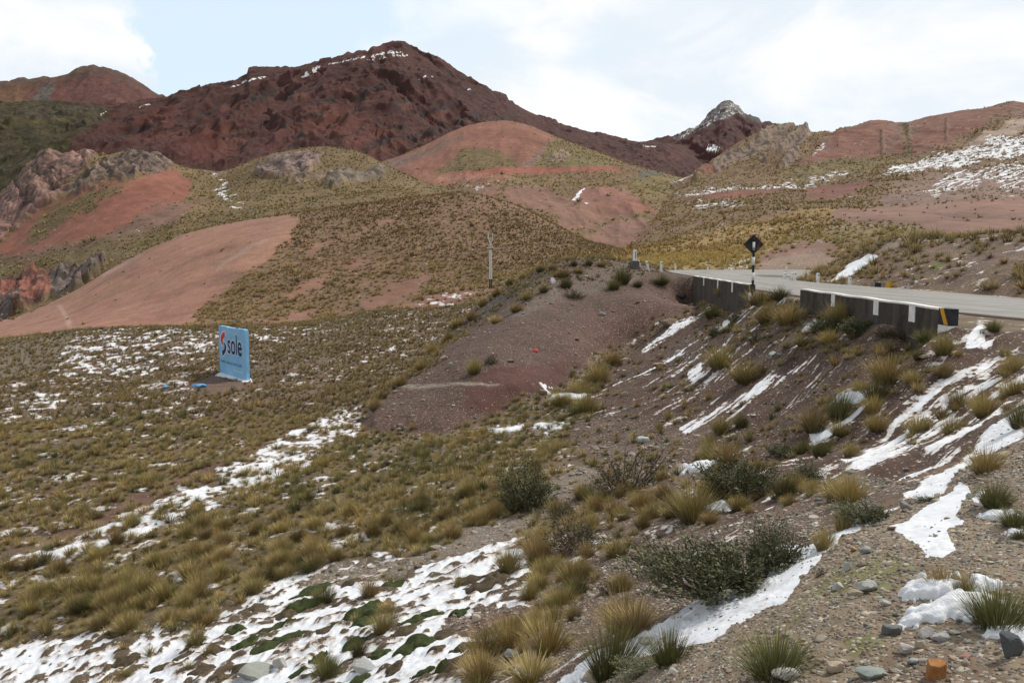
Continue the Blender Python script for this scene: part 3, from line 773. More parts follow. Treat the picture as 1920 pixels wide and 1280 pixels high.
    Z += fbm(X / 7, Y / 9, 5, 101) * 0.7 * env
    S = Sheet(X, Y, Z, (0.125, 0.078, 0.058), grass=0.95, snow=0.20, gravel=0.35, fx=34, seed=8)
    S.paint([(1560, 530), (1570, 512), (1600, 490), (1630, 474), (1645, 478), (1622, 500), (1600, 515)], 2, 5, snow=0.95, grass=0, streak=1)
    S.paint([(1650, 468), (1676, 448), (1694, 456), (1684, 470)], 4, 6, grass=0.15, soil=(0.17, 0.135, 0.11), snow=0.02)
    S.paint([(1600, 548), (1760, 545), (1930, 555), (1930, 575), (1700, 560)], 4, 6, grass=0.12, soil=(0.12, 0.075, 0.06), gravel=0.6, snow=0.02)
    S.paint([(1735, 500), (1755, 490), (1775, 496), (1760, 508)], 3, 5, grass=0.5, soil=(0.10, 0.12, 0.03))
    S.paint([(1780, 490), (1900, 460), (1925, 470), (1830, 510)], 6, 10, grass=0.2)
    finish_sheet('h5', 'hill', S, MAT_MOUND, 'low tufted mound with a snow wedge at the far side of the road', 'hill', fall=(-0.85, -0.5), fscale=0.9)


mountains()
hills()
# ------------------------------------------------------------------ near ground
ROAD_L = [(17.6, 12), (16.0, 20), (15.2, 25), (14.0, 36), (13.9, 45), (14.7, 58), (15.5, 68), (15.3, 75), (15.0, 80), (15.9, 86), (19.5, 90), (27, 90.5), (34, 89)]
ROAD_R = [(25.5, 12), (24.2, 25), (23.2, 37), (23.6, 45), (22.4, 54), (21.7, 60), (21.6, 64), (22.4, 66.5), (25, 69), (34, 71)]


def road_z(Y):
    return np.interp(Y, [0, 20, 45, 60, 75, 85, 95], [-1.75, -1.72, -1.66, -1.5, -1.15, -0.9, -0.9])



NEAR_PTS = [  # picture position and height (the eye is at 0)
    (1750, 1270, -1.65), (1910, 1270, -1.58), (1500, 1270, -1.8), (1300, 1270, -2.15), (1150, 1270, -2.6), (1000, 1270, -3.3), (850, 1270, -4.1), (700, 1270, -4.9),
    (500, 1270, -5.9), (250, 1270, -6.9), (0, 1270, -7.8), (-200, 1270, -8.1),
    (1910, 1100, -1.58), (1700, 1100, -1.72), (1500, 1100, -2.0), (1380, 1100, -2.45), (1250, 1100, -3.3), (1100, 1100, -4.3), (900, 1100, -5.4), (650, 1100, -6.4), (400, 1100, -7.2), (0, 1100, -8.2), (-200, 1100, -8.4),
    (1910, 980, -1.62), (1750, 980, -1.78), (1600, 980, -2.1), (1450, 980, -3.0), (1300, 980, -4.3), (1100, 980, -5.6), (900, 980, -6.4), (600, 980, -7.3), (0, 980, -8.3), (-200, 980, -8.5),
    (1910, 880, -1.7), (1790, 890, -2.15), (1640, 890, -3.1), (1500, 880, -4.1), (1350, 880, -5.1), (1150, 880, -6.2), (900, 880, -7.0), (500, 880, -7.8), (0, 880, -8.3), (-200, 880, -8.4),
    (1880, 760, -2.6), (1750, 780, -3.2), (1600, 780, -3.8), (1450, 780, -4.8), (1250, 780, -6.0), (1100, 790, -6.7), (950, 800, -7.2), (700, 835, -7.6), (300, 780, -8.0), (0, 780, -8.1), (-200, 780, -8.2),
    (1850, 690, -2.4), (1700, 690, -3.0), (1500, 690, -3.7), (1350, 690, -4.6), (1250, 690, -5.3), (1150, 690, -5.9), (1070, 712, -6.4),
    (950, 700, -5.75), (830, 740, -6.7), (850, 680, -5.9), (720, 780, -7.5), (600, 720, -7.8), (440, 705, -7.6), (200, 690, -7.7), (0, 690, -7.8),
    (1620, 612, -2.2), (1450, 602, -2.7), (1380, 592, -3.1), (1290, 584, -4.2), (1250, 640, -5.0), (1160, 650, -5.7), (1050, 620, -4.5), (950, 600, -4.35),
    (1200, 570, -3.1), (1100, 560, -3.0),
]
NEAR_XYZ = [  # plan positions: spur crest, what it hides, the road fill and the flat beyond
    (-5.0, 48.0, -6.75), (-1.6, 57.0, -5.0), (1.0, 65.0, -2.9), (3.0, 72.0, -1.0), (6.5, 82.0, -0.1), (11.5, 84.0, -0.35),
    (3.0, 86.0, -1.6), (-3.0, 72.0, -6.2), (-5.0, 64.0, -7.0), (-8.5, 55.0, -7.6), (2, 95, -5.5), (10, 100, -4.0), (-9.0, 72.0, -6.9), (-4.5, 92, -4.9), (-15.9, 95, -5.7), (-21.4, 92, -6.6), (-31, 86, -6.75), (-37.6, 82, -6.5), (-41.3, 78, -6.5), (-44.6, 72, -7.0), (-52, 70, -7.7),
    (-8, 114, -9.0), (-25, 112, -10.0), (-47, 100, -10.5), (-62, 92, -11), (4, 120, -8.5), (-10, 140, -15), (-45, 130, -19), (20, 130, -8), (-95, 150, -30), (-30, 170, -28), (5, 170, -24), (40, 170, -18), (13.2, 36, -2.0), (14, 20, -1.9), (13.5, 45, -2.0),
    (10.4, 21.5, -2.35), (11.2, 22.2, -2.05), (11.5, 25, -2.05), (12.0, 30, -2.15), (12.5, 35.5, -2.25), (13.4, 58, -3.2), (14.6, 68, -4.1), (15, 74, -1.6), (20, 30, -1.75), (25, 60, -1.6), (20, 70, -1.3), (22, 95, -1.3), (40, 100, -2.6), (34, 80, -2.0), (30, 60, -2.1), (40, 50, -2.2), (60, 60, -3),
    (2.0, 1.2, -1.62), (0.0, 1.5, -1.95), (-1.2, 1.2, -2.2), (3.0, 2.0, -1.5), (30, 120, -3), (60, 130, -3), (8, 8.5, -1.65), (10, 13, -1.75), (7.2, 10.5, -1.9), (14, 15, -1.8), (12, 8, -1.5)]


def tps_fit(P, v, lam):
    n = len(P)
    d = np.linalg.norm(P[:, None] - P[None], axis=-1)
    K = np.where(d > 0, d * d * np.log(d + 1e-12), 0) + lam * np.eye(n)
    A = np.zeros((n + 3, n + 3))
    A[:n, :n] = K
    A[:n, n:] = np.c_[np.ones(n), P]
    A[n:, :n] = A[:n, n:].T
    return np.linalg.solve(A, np.r_[v, 0, 0, 0])


def tps_eval(P, w, q):
    out = np.empty(len(q))
    n = len(P)
    for i in range(0, len(q), 60000):
        c = q[i:i + 60000]
        d2 = ((c[:, None, :] - P[None]) ** 2).sum(-1)
        out[i:i + 60000] = (0.5 * d2 * np.log(d2 + 1e-20)) @ w[:n] + w[n] + c @ w[n + 1:]
    return out


def polyline_sd(X, Y, poly):
    return poly_sd(X, Y, poly)


WALL_A = [(15.15, 69.3), (13.0, 45.0)]     # far and near end of the outer face
WALL_B = [(12.75, 36.6), (11.45, 21.6)]


def near_ground():
    pts = []
    for px, py, z in NEAR_PTS:
        u, s = pix_us(px, py)
        Y = z / float(s)
        pts.append((float(u), math.log(Y), z))
    for X, Y, z in NEAR_XYZ:
        pts.append((X / Y, math.log(Y), z))
    pts = np.array(pts)
    sc = np.array([1.0, 0.55])
    P = pts[:, :2] * sc
    w = tps_fit(P, pts[:, 2], 2e-4)
    uu = np.concatenate([np.linspace(-1.0, -0.68, 40, endpoint=False), np.linspace(-0.68, 0.68, 1050), np.linspace(0.68, 1.6, 60)[1:]])
    ly = np.concatenate([np.linspace(math.log(0.8), math.log(2.6), 40, endpoint=False), np.linspace(math.log(2.6), math.log(95), 940, endpoint=False), np.linspace(math.log(95), math.log(170), 40)])
    U, LY = np.meshgrid(uu, ly)
    # thin-plate surface on a coarser grid, then bilinear
    cu, cl = np.linspace(uu[0], uu[-1], 300), np.linspace(ly[0], ly[-1], 260)
    CU, CL = np.meshgrid(cu, cl)
    cz = tps_eval(P, w, np.c_[CU.ravel() * sc[0], CL.ravel() * sc[1]]).reshape(CU.shape)
    fi = np.clip((LY - cl[0]) / (cl[1] - cl[0]), 0, len(cl) - 1.001); fj = np.clip((U - cu[0]) / (cu[1] - cu[0]), 0, len(cu) - 1.001)
    i, j = fi.astype(int), fj.astype(int); a, b = fi - i, fj - j
    Z = (cz[i, j] * (1 - b) + cz[i, j + 1] * b) * (1 - a) + (cz[i + 1, j] * (1 - b) + cz[i + 1, j + 1] * b) * a
    Y = np.exp(LY)
    X = U * Y
    # the road bed
    road = np.array(ROAD_L + ROAD_R[::-1])
    sdr = poly_sd(X, Y, road)
    wall = np.array([(11.6, 15.0), (11.55, 21.6), (12.85, 36.6), (13.1, 45), (15.25, 69.3), (16.0, 74.0)])
    behind = X - np.interp(Y, wall[:, 1], wall[:, 0])         # + on the road side of the wall line
    bed = sstep(sdr, -1.9, -0.2)
    keepwall = np.where((Y > 20.5) & (Y < 70), sstep(behind, 0.0, 0.25), 1.0)
    k = np.maximum(bed * keepwall, np.where((Y > 21.4) & (Y < 70) & (behind > 0.05) & (sdr > -6), sstep(behind, 0.05, 0.3), 0))
    Z = Z + (road_z(Y) - 0.06 - Z) * k
    S = Sheet(X, Y, Z, (0.125, 0.085, 0.058), grass=0.8, snow=0.28, gravel=0.15, fx=40, seed=9)
    S.humk0 = 0
    S.bed = k
    paint_near(S)
    Z += 0.55 * sstep(poly_sd(S.px + S.wx * 8, S.py + S.wy * 6, S.lip), -6, 26) * (1 - k) * sstep(S.Y, 30, 38)
    # relief: lumps, rills down the bank, hummocks under the snow, then the snow's own thickness
    gr = np.clip(S.gravel, 0, 1)
    free = 1 - k
    Z += fbm(X / 2.6, Y / 2.6, 5, 111, 0.55) * 0.16 * free * (0.35 + 0.65 * np.clip(Y / 12, 0, 1))
    Z += fbm(X / 0.35, Y / 0.35, 4, 113, 0.6) * 0.028 * free
    a = X * -S_FALL[1] + Y * S_FALL[0]; b = X * S_FALL[0] + Y * S_FALL[1]
    rill = ridged(a / 1.5 + fbm(X / 5, Y / 5, 3, 115) * 0.5, b / 9, 4, 117)
    Z += (rill - 0.5) * 0.30 * S.streak * free
    hum = vnoise(X / 0.30, Y / 0.36, 119) * 0.45 + vnoise(X / 0.12 + 5, Y / 0.16, 121) * 0.55
    S.hum = hum
    Z += np.clip(hum, -0.2, 1) * 0.10 * np.clip(S.humk, 0, 1)
    S.Z = Z
    return S


S_FALL = (-0.82, -0.57)


def paint_near(S):
    S.humk = np.zeros_like(S.X)
    p = S.paint
    # grassy flat on the left
    p([(-300, 560), (700, 570), (960, 510), (960, 560), (690, 760), (690, 800), (560, 800), (450, 870), (280, 950), (0, 1030), (-300, 1080)], 8, 14, soil=(0.105, 0.066, 0.048))
    p([(-300, 690), (0, 700), (300, 710), (600, 730), (690, 740), (600, 800), (400, 870), (200, 950), (0, 1020), (-300, 1060)], 16, 20, grass=0.78, snow=0.29)
    p([(0, 650), (95, 618), (145, 622), (140, 650), (100, 695), (0, 712), (-200, 720), (-200, 660)], 6, 10, soil=(0.135, 0.11, 0.085), grass=0.45, snow=0.03)
    for pl, v, g in (([(95, 700), (138, 622), (272, 615), (412, 620), (412, 650), (330, 682), (260, 702), (180, 712)], 0.48, 0.55), ([(466, 622), (600, 608), (640, 618), (560, 642), (480, 645)], 0.42, 0.7),
                     ([(-200, 775), (0, 752), (100, 732), (165, 735), (95, 772), (0, 792), (-200, 810)], 0.48, 0.5), ([(600, 630), (680, 650), (600, 700), (480, 690), (480, 650)], 0.2, 0.7)):
        p(pl, 8, 12, snow=v, grass=g)
    p([(420, 745), (700, 720), (690, 800), (560, 800), (470, 860), (380, 840)], 10, 14, snow=0.2)
    # mound the billboard stands on
    p([(362, 718), (408, 702), (470, 712), (466, 730), (420, 740), (372, 735)], 4, 5, soil=(0.12, 0.078, 0.06), grass=0.06, snow=0.02)
    p([(404, 703), (412, 697), (470, 708), (474, 716), (440, 712)], 2, 2, snow=1.0, grass=0)
    p([(470, 680), (560, 690), (560, 720), (500, 725)], 6, 8, grass=0.3)
    # bare gully line and the diagonal band of snow beside it
    p([(70, 1012), (120, 1000), (250, 932), (420, 862), (560, 800), (600, 802), (450, 872), (280, 955), (120, 1020)], 5, 9, soil=(0.11, 0.060, 0.044), grass=0.12, snow=0.05)
    p([(40, 1056), (110, 1015), (200, 975), (300, 930), (400, 885), (470, 850), (560, 800), (640, 765), (690, 755), (700, 790), (620, 858), (480, 920), (380, 972), (250, 1012), (110, 1066)], 6, 12, snow=0.60, grass=0.36, humk=0.5)
    p([(-200, 1120), (0, 1050), (60, 1035), (90, 1050), (0, 1085), (-200, 1160)], 6, 10, snow=0.4)
    # dense straw-coloured grass between
    p([(-300, 1130), (110, 1060), (380, 965), (560, 880), (690, 805), (850, 820), (1000, 800), (1060, 840), (960, 950), (700, 1040), (450, 1130), (250, 1180), (0, 1230), (-300, 1280)], 10, 16, soil=(0.10, 0.072, 0.045), grass=1.0, snow=0.29)
    # snowfield with moss hummocks, bottom
    p([(-300, 1400), (-200, 1260), (60, 1205), (230, 1180), (430, 1135), (520, 1078), (700, 1035), (820, 1048), (960, 1010), (1005, 1070), (985, 1150), (930, 1200), (880, 1240), (860, 1400)], 8, 16,
      soil=(0.085, 0.062, 0.040), grass=0.07, snow=0.67, humk=1.0)
    p([(160, 1160), (330, 1140), (450, 1120), (380, 1170), (240, 1200), (150, 1215)], 8, 12, grass=0.5, snow=0.42)
    p([(560, 1090), (640, 1050), (780, 1045), (760, 1075), (640, 1090)], 6, 10, soil=(0.14, 0.115, 0.09), gravel=0.8, snow=0.22, grass=0.05)
    p([(840, 1160), (930, 1140), (1010, 1140), (1000, 1175), (900, 1190), (820, 1180)], 5, 8, soil=(0.12, 0.076, 0.06), gravel=0.6, snow=0.12, grass=0.05)
    p([(650, 1075), (800, 1030), (900, 985), (1000, 952), (1035, 900), (1090, 870), (1150, 890), (1090, 930), (1020, 985), (900, 1030), (780, 1060)], 5, 9, soil=(0.15, 0.122, 0.10), gravel=0.85, grass=0.06, snow=0.04)
    # the bare spur
    sp = [(684, 800), (692, 755), (735, 722), (780, 690), (822, 655), (868, 600), (905, 572), (940, 545), (985, 512), (1010, 492), (1080, 474), (1190, 484), (1250, 506), (1300, 520), (1300, 580), (1240, 605), (1150, 655), (1065, 708), (1040, 738), (930, 778), (832, 822), (745, 816), (700, 815)]
    p(sp, 5, 18, soil=(0.074, 0.042, 0.033), grass=0.015, snow=0.0, gravel=0.30)
    S.lip = sp
    p([(868, 745), (930, 712), (1000, 700), (1062, 690), (1050, 725), (930, 775), (880, 780)], 8, 10, soil=(0.078, 0.036, 0.028), gravel=0.1)
    p([(1050, 650), (1150, 580), (1260, 560), (1280, 580), (1150, 650), (1070, 690)], 10, 12, soil=(0.084, 0.045, 0.035))
    p([(940, 600), (1040, 540), (1180, 500), (1250, 510), (1180, 545), (1060, 570), (980, 610)], 8, 10, soil=(0.094, 0.066, 0.054), gravel=0.6)
    p([(740, 742), (860, 738), (935, 742), (930, 746), (850, 744), (740, 748)], 2, 3, soil=(0.2, 0.165, 0.135), gravel=0.9)
    # left flank of the spur: grass, dark earth
    p([(690, 760), (770, 690), (822, 640), (868, 590), (920, 545), (980, 505), (1020, 500), (975, 556), (895, 618), (820, 690), (740, 750), (700, 790)], 6, 18, grass=0.6, soil=(0.10, 0.072, 0.055), snow=0.1)
    p([(862, 612), (930, 560), (1010, 525), (1035, 518), (1030, 535), (960, 570), (900, 602)], 3, 6, grass=0.06, soil=(0.062, 0.052, 0.048), gravel=0.2)
    p([(920, 545), (985, 500), (1010, 495), (1012, 506), (960, 535)], 3, 5, grass=0.03, soil=(0.15, 0.115, 0.095))
    # gully between spur and bank
    p([(690, 815), (830, 822), (930, 778), (1045, 735), (1070, 705), (1165, 648), (1180, 665), (1120, 720), (1100, 780), (1020, 815), (930, 850), (830, 870), (700, 860)], 6, 12, soil=(0.115, 0.082, 0.062), grass=0.9, snow=0.14, gravel=0.5)
    p([(800, 860), (960, 800), (1090, 760), (1110, 790), (1000, 830), (870, 880)], 8, 12, snow=0.26, grass=0.6, gravel=0.7)
    # the bank below the road
    bank = [(1300, 580), (1400, 575), (1500, 580), (1620, 605), (1780, 616), (1940, 626), (2100, 640), (2100, 800), (1930, 800), (1860, 810), (1760, 870), (1660, 892), (1580, 890), (1480, 935), (1400, 975), (1300, 985), (1160, 905), (1060, 830), (1085, 770), (1160, 672), (1240, 612)]
    p(bank, 5, 9, soil=(0.066, 0.039, 0.030), grass=0.09, snow=0.27, gravel=0.24, streak=1.0)
    p([(1320, 556), (1420, 560), (1500, 590), (1640, 612), (1790, 622), (1780, 672), (1640, 668), (1520, 660), (1400, 648), (1310, 612)], 8, 12, grass=0.42, snow=0.36, streak=0.5)
    p([(1060, 830), (1080, 780), (1180, 790), (1350, 800), (1330, 870), (1240, 960), (1160, 905)], 12, 14, snow=0.05, gravel=0.55, soil=(0.086, 0.057, 0.045))
    p([(1170, 680), (1300, 590), (1330, 600), (1240, 680), (1180, 760), (1110, 770)], 8, 10, snow=0.06)
    p([(1440, 840), (1530, 740), (1620, 640), (1680, 640), (1600, 780), (1500, 860)], 10, 10, snow=0.10)
    p([(1560, 870), (1700, 760), (1830, 670), (1930, 640), (2100, 640), (2100, 800), (1930, 790), (1840, 830), (1740, 880), (1650, 893)], 8, 10, snow=0.50)
    p([(1390, 970), (1440, 930), (1520, 890), (1590, 895), (1540, 935), (1440, 975)], 5, 8, snow=0.55, streak=1.0)
    p([(1420, 660), (1480, 600), (1540, 600), (1480, 660)], 8, 10, snow=0.35)
    for pl in ([(1272, 800), (1350, 760), (1440, 710), (1530, 662), (1534, 670), (1450, 722), (1360, 775), (1280, 812)], [(1200, 655), (1262, 612), (1330, 572), (1332, 580), (1268, 622), (1204, 664)],
               [(1150, 720), (1220, 690), (1300, 640), (1302, 644), (1225, 698), (1152, 728)], [(1520, 812), (1580, 770), (1640, 730), (1650, 745), (1590, 800), (1530, 826)],
               [(1804, 640), (1836, 604), (1850, 612), (1846, 636), (1870, 640), (1850, 650), (1818, 652)], [(1290, 700), (1315, 680), (1322, 700), (1300, 725)], [(1500, 618), (1530, 600), (1560, 606), (1556, 616), (1510, 622)],
               [(1286, 556), (1292, 538), (1298, 560), (1304, 570), (1283, 572)], [(1335, 628), (1356, 604), (1374, 584), (1378, 590), (1362, 616), (1340, 632)], [(1688, 602), (1700, 600), (1722, 612), (1700, 614)]):
        p(pl, 3, 4, snow=0.72, grass=0, streak=1.0)
    p([(1490, 870), (1700, 850), (1930, 790), (1930, 955), (1640, 990), (1540, 1015), (1480, 960)], 6, 8, grass=0.04)
    p([(930, 560), (1000, 500), (1080, 476), (1190, 486), (1260, 510), (1200, 530), (1060, 545), (980, 580)], 6, 10, grass=0.38, snow=0.12)
    # dirty path at the toe of the bank, rock band under it
    p([(1560, 862), (1575, 870), (1660, 895), (1720, 905), (1700, 925), (1640, 915), (1580, 890)], 4, 6, snow=0.1, soil=(0.105, 0.08, 0.066), gravel=0.5)
    # slope with shrubs in the middle
    p([(1000, 1400), (1010, 1080), (1050, 960), (1130, 890), (1240, 950), (1380, 970), (1560, 900), (1660, 920), (1560, 1000), (1440, 1080), (1330, 1150), (1180, 1210), (1060, 1280)], 8, 14, soil=(0.100, 0.066, 0.052), grass=0.15, snow=0.30, gravel=0.5, streak=0.5)
    p([(1030, 1200), (1060, 1130), (1160, 1060), (1180, 1090), (1110, 1190), (1060, 1240)], 8, 10, snow=0.04, grass=0.05)
    # bench of gravel under the camera
    p([(1040, 1400), (1100, 1290), (1200, 1240), (1330, 1185), (1450, 1130), (1500, 1075), (1560, 1030), (1640, 985), (1700, 945), (1760, 890), (1850, 850), (1930, 840), (2400, 820), (2400, 1500), (1040, 1500)], 6, 10, soil=(0.215, 0.168, 0.118), grass=0.03, snow=0.0, gravel=1.0, streak=0)
    p([(1560, 1060), (1650, 1030), (1720, 1060), (1650, 1110), (1540, 1120), (1500, 1160), (1470, 1170), (1520, 1100)], 10, 14, soil=(0.165, 0.155, 0.07), gravel=0.8)
    p([(1580, 1190), (1640, 1170), (1660, 1190), (1600, 1210)], 8, 10, soil=(0.16, 0.15, 0.06))
    p([(1640, 1200), (1760, 1190), (1900, 1240), (1900, 1300), (1660, 1300)], 14, 14, soil=(0.165, 0.115, 0.08), gravel=0.85)
    # snow along its edge
    p([(1040, 1280), (1100, 1238), (1180, 1205), (1270, 1165), (1310, 1135), (1400, 1105), (1460, 1062), (1500, 1035), (1560, 1005), (1620, 968), (1644, 962), (1640, 985), (1575, 1020), (1500, 1078), (1478, 1120), (1400, 1160), (1330, 1205), (1230, 1215), (1180, 1235), (1100, 1275), (1060, 1300)], 4, 7, snow=0.97, grass=0, gravel=0.3)
    p([(1664, 990), (1700, 978), (1740, 940), (1790, 905), (1822, 900), (1810, 930), (1790, 965), (1806, 975), (1780, 990), (1794, 1030), (1770, 1045), (1738, 1042), (1730, 1020), (1700, 1005)], 3, 7, snow=1.0, grass=0, gravel=0.2)
    p([(1700, 925), (1760, 880), (1850, 815), (1912, 780), (2100, 740), (2100, 790), (1920, 812), (1870, 850), (1800, 890), (1740, 930)], 4, 8, snow=0.97, gravel=0.2, streak=0.6)
    p([(1820, 935), (1834, 915), (1842, 908), (1846, 925), (1832, 952)], 2, 3, snow=1.0)
    p([(1430, 1040), (1470, 1010), (1500, 1020), (1480, 1050), (1440, 1075)], 3, 5, snow=0.8)


GROUND = near_ground()
finish_sheet('g', 'ground', GROUND, MAT_NEAR, 'brown stony ground with dead grass and patches of thin snow', 'ground', fall=S_FALL, fscale=0.62)


def ground_at(px, py):
    """first point of the near ground on the line of sight through a picture position"""
    u, s = pix_us(px, py)
    S = GROUND
    uu = S.X[0] / S.Y[0]
    j = int(np.clip(np.searchsorted(uu, float(u)), 1, len(uu) - 1))
    f = (float(u) - uu[j - 1]) / (uu[j] - uu[j - 1])
    z = S.Z[:, j - 1] * (1 - f) + S.Z[:, j] * f
    y = S.Y[:, j]
    hit = np.nonzero(z / y >= float(s))[0]
    hit = hit[y[hit] > 2.0]
    if not len(hit):
        return None
    k = hit[0]
    if k > 0:
        g0, g1 = z[k - 1] / y[k - 1] - s, z[k] / y[k] - s
        t = float(-g0 / (g1 - g0 + 1e-12)) if g0 < 0 else 1.0
        yy = y[k - 1] + (y[k] - y[k - 1]) * t; zz = z[k - 1] + (z[k] - z[k - 1]) * t
    else:
        yy, zz = y[0], z[0]
    return np.array([float(u) * yy, yy, zz])


def ground_z(X, Y):
    S = GROUND
    uu = S.X[0] / S.Y[0]; ly = S.Y[:, 0]
    X, Y = np.atleast_1d(np.asarray(X, float)), np.atleast_1d(np.asarray(Y, float))
    j = np.clip(np.searchsorted(uu, X / Y), 1, len(uu) - 1); i = np.clip(np.searchsorted(ly, Y), 1, len(ly) - 1)
    a = np.clip((Y - ly[i - 1]) / (ly[i] - ly[i - 1]), 0, 1); b = np.clip((X / Y - uu[j - 1]) / (uu[j] - uu[j - 1]), 0, 1)
    Z = S.Z
    return (Z[i - 1, j - 1] * (1 - b) + Z[i - 1, j] * b) * (1 - a) + (Z[i, j - 1] * (1 - b) + Z[i, j] * b) * a


def far_land():
    """the land out to the horizon, under and behind the hills"""
    n = 48
    r = np.array([1.0, 300, 1500, 5000, 12000])
    V = [(0, 0, -60)]
    for q in r[1:]:
        for k in range(n):
            a = 2 * math.pi * k / n
            V.append((q * math.cos(a), q * math.sin(a), -60 if q < 3000 else -40))
    tri = [(0, 1 + k, 1 + (k + 1) % n) for k in range(n)]
    quad = [(1 + (i - 1) * n + k, 1 + i * n + k, 1 + i * n + (k + 1) % n, 1 + (i - 1) * n + (k + 1) % n) for i in range(1, 4) for k in range(n)]
    V = np.array(V)
    o = mesh_from_arrays('terrain', V, [np.array(tri), np.array(quad)], MAT_FAR, True,
                         {'soil': np.tile((0.12, 0.09, 0.05), (len(V), 1)), 'cover': np.tile((0.0, 0.5, 0.1, 0.0), (len(V), 1))})
    tag(o, 'brown high plain reaching the horizon beneath the hills', 'terrain', kind='structure')


far_land()
# ------------------------------------------------------------------ the road
def resample(poly, n):
    P = np.array(poly, float)
    for _ in range(3):      # corner cutting
        Q = [P[0]]
        for a, b in zip(P[:-1], P[1:]):
            Q += [a * 0.75 + b * 0.25, a * 0.25 + b * 0.75]
        P = np.array(Q + [P[-1]])
    d = np.r_[0, np.cumsum(np.linalg.norm(np.diff(P, axis=0), axis=1))]
    t = np.linspace(0, d[-1], n)
    return np.c_[np.interp(t, d, P[:, 0]), np.interp(t, d, P[:, 1])]


def build_road():
    n, m = 260, 28
    L, R = resample(ROAD_L, n), resample(ROAD_R, n)
    t = np.linspace(0, 1, m)
    G = L[:, None] * (1 - t)[None, :, None] + R[:, None] * t[None, :, None]
    wob = fbm(G[..., 0] / 0.7, G[..., 1] / 0.7, 3, 7) * 0.18
    edge = np.zeros((n, m)); edge[:, 0] = 1; edge[:, -1] = -1
    G[..., 0] += wob * np.abs(edge)
    z = road_z(G[..., 1]) + 0.05 * np.sin(np.pi * t)[None]
    V = np.concatenate([G, z[..., None]], -1)
    lo0, lo1 = V[:, :1].copy(), V[:, -1:].copy()
    lo0[..., 2] -= 0.14; lo1[..., 2] -= 0.14
    V = np.concatenate([lo0, V, lo1], 1)
    tt = np.r_[0, t, 1]
    along = np.linspace(0, 1, n)
    col = np.stack([np.broadcast_to(tt, (n, m + 2)), np.broadcast_to(along[:, None], (n, m + 2)), np.zeros((n, m + 2))], -1)
    mat, t_, b = new_mat('asphalt')
    pos = t_.n('ShaderNodeNewGeometry').outputs['Position']
    at = t_.n('ShaderNodeAttribute', attribute_name='lane').outputs['Color']
    sp = t_.n('ShaderNodeSeparateColor'); t_.l(at, sp.inputs[0])
    # wheel tracks: worn paler bands along the road
    mp = t_.n('ShaderNodeCombineXYZ')
    t_.l(t_.math('MULTIPLY', sp.outputs[0], 9.0), mp.inputs[0]); t_.l(t_.math('MULTIPLY', sp.outputs[1], 7.0), mp.inputs[1])
    n1 = t_.noise(mp.outputs[0], 1.0, 4, 0.55).outputs['Fac']
    n2 = t_.noise(pos, 1.1, 6, 0.6).outputs['Fac']
    n3 = t_.noise(pos, 60, 3, 0.6).outputs['Fac']
    v = t_.math('ADD', t_.math('MULTIPLY', n1, 0.45), t_.math('MULTIPLY', n2, 0.35))
    v = t_.math('ADD', v, t_.math('MULTIPLY', n3, 0.2))
    c = t_.mix(t_.ramp(v, 0.3, 0.72), (0.175, 0.168, 0.16), (0.30, 0.29, 0.275))
    # dust on the shoulders
    e = t_.math('MINIMUM', sp.outputs[0], t_.math('SUBTRACT', 1.0, sp.outputs[0]))
    c = t_.mix(t_.ramp(t_.math('ADD', e, t_.math('MULTIPLY', n2, 0.06)), 0.075, 0.035), c, (0.17, 0.13, 0.105))
    # dark repaired patch at the bend
    pd = t_.n('ShaderNodeVectorMath', operation='DISTANCE')
    sc = t_.n('ShaderNodeVectorMath', operation='MULTIPLY')
    t_.l(pos, sc.inputs[0]); sc.inputs[1].default_value = (1.0, 0.55, 0)
    t_.l(sc.outputs[0], pd.inputs[0]); pd.inputs[1].default_value = (22.2, 70 * 0.55, 0)
    c = t_.mix(t_.ramp(t_.math('ADD', pd.outputs['Value'], t_.math('MULTIPLY', n2, 1.0)), 2.1, 1.7), c, (0.10, 0.095, 0.09))
    t_.l(c, b.inputs['Base Color'])
    b.inputs['Roughness'].default_value = 0.8
    bp = t_.n('ShaderNodeBump'); bp.inputs['Distance'].default_value = 0.01; bp.inputs['Strength'].default_value = 0.5
    t_.l(n3, bp.inputs['Height']); t_.l(bp.outputs[0], b.inputs['Normal'])
    o = mesh_from_arrays('road', V.reshape(-1, 3), grid_faces((n, m + 2)), mat, True, {'lane': col.reshape(-1, 3)})
    tag(o, 'grey asphalt road running along the top of the bank and bending right', 'road', kind='structure')


build_road()


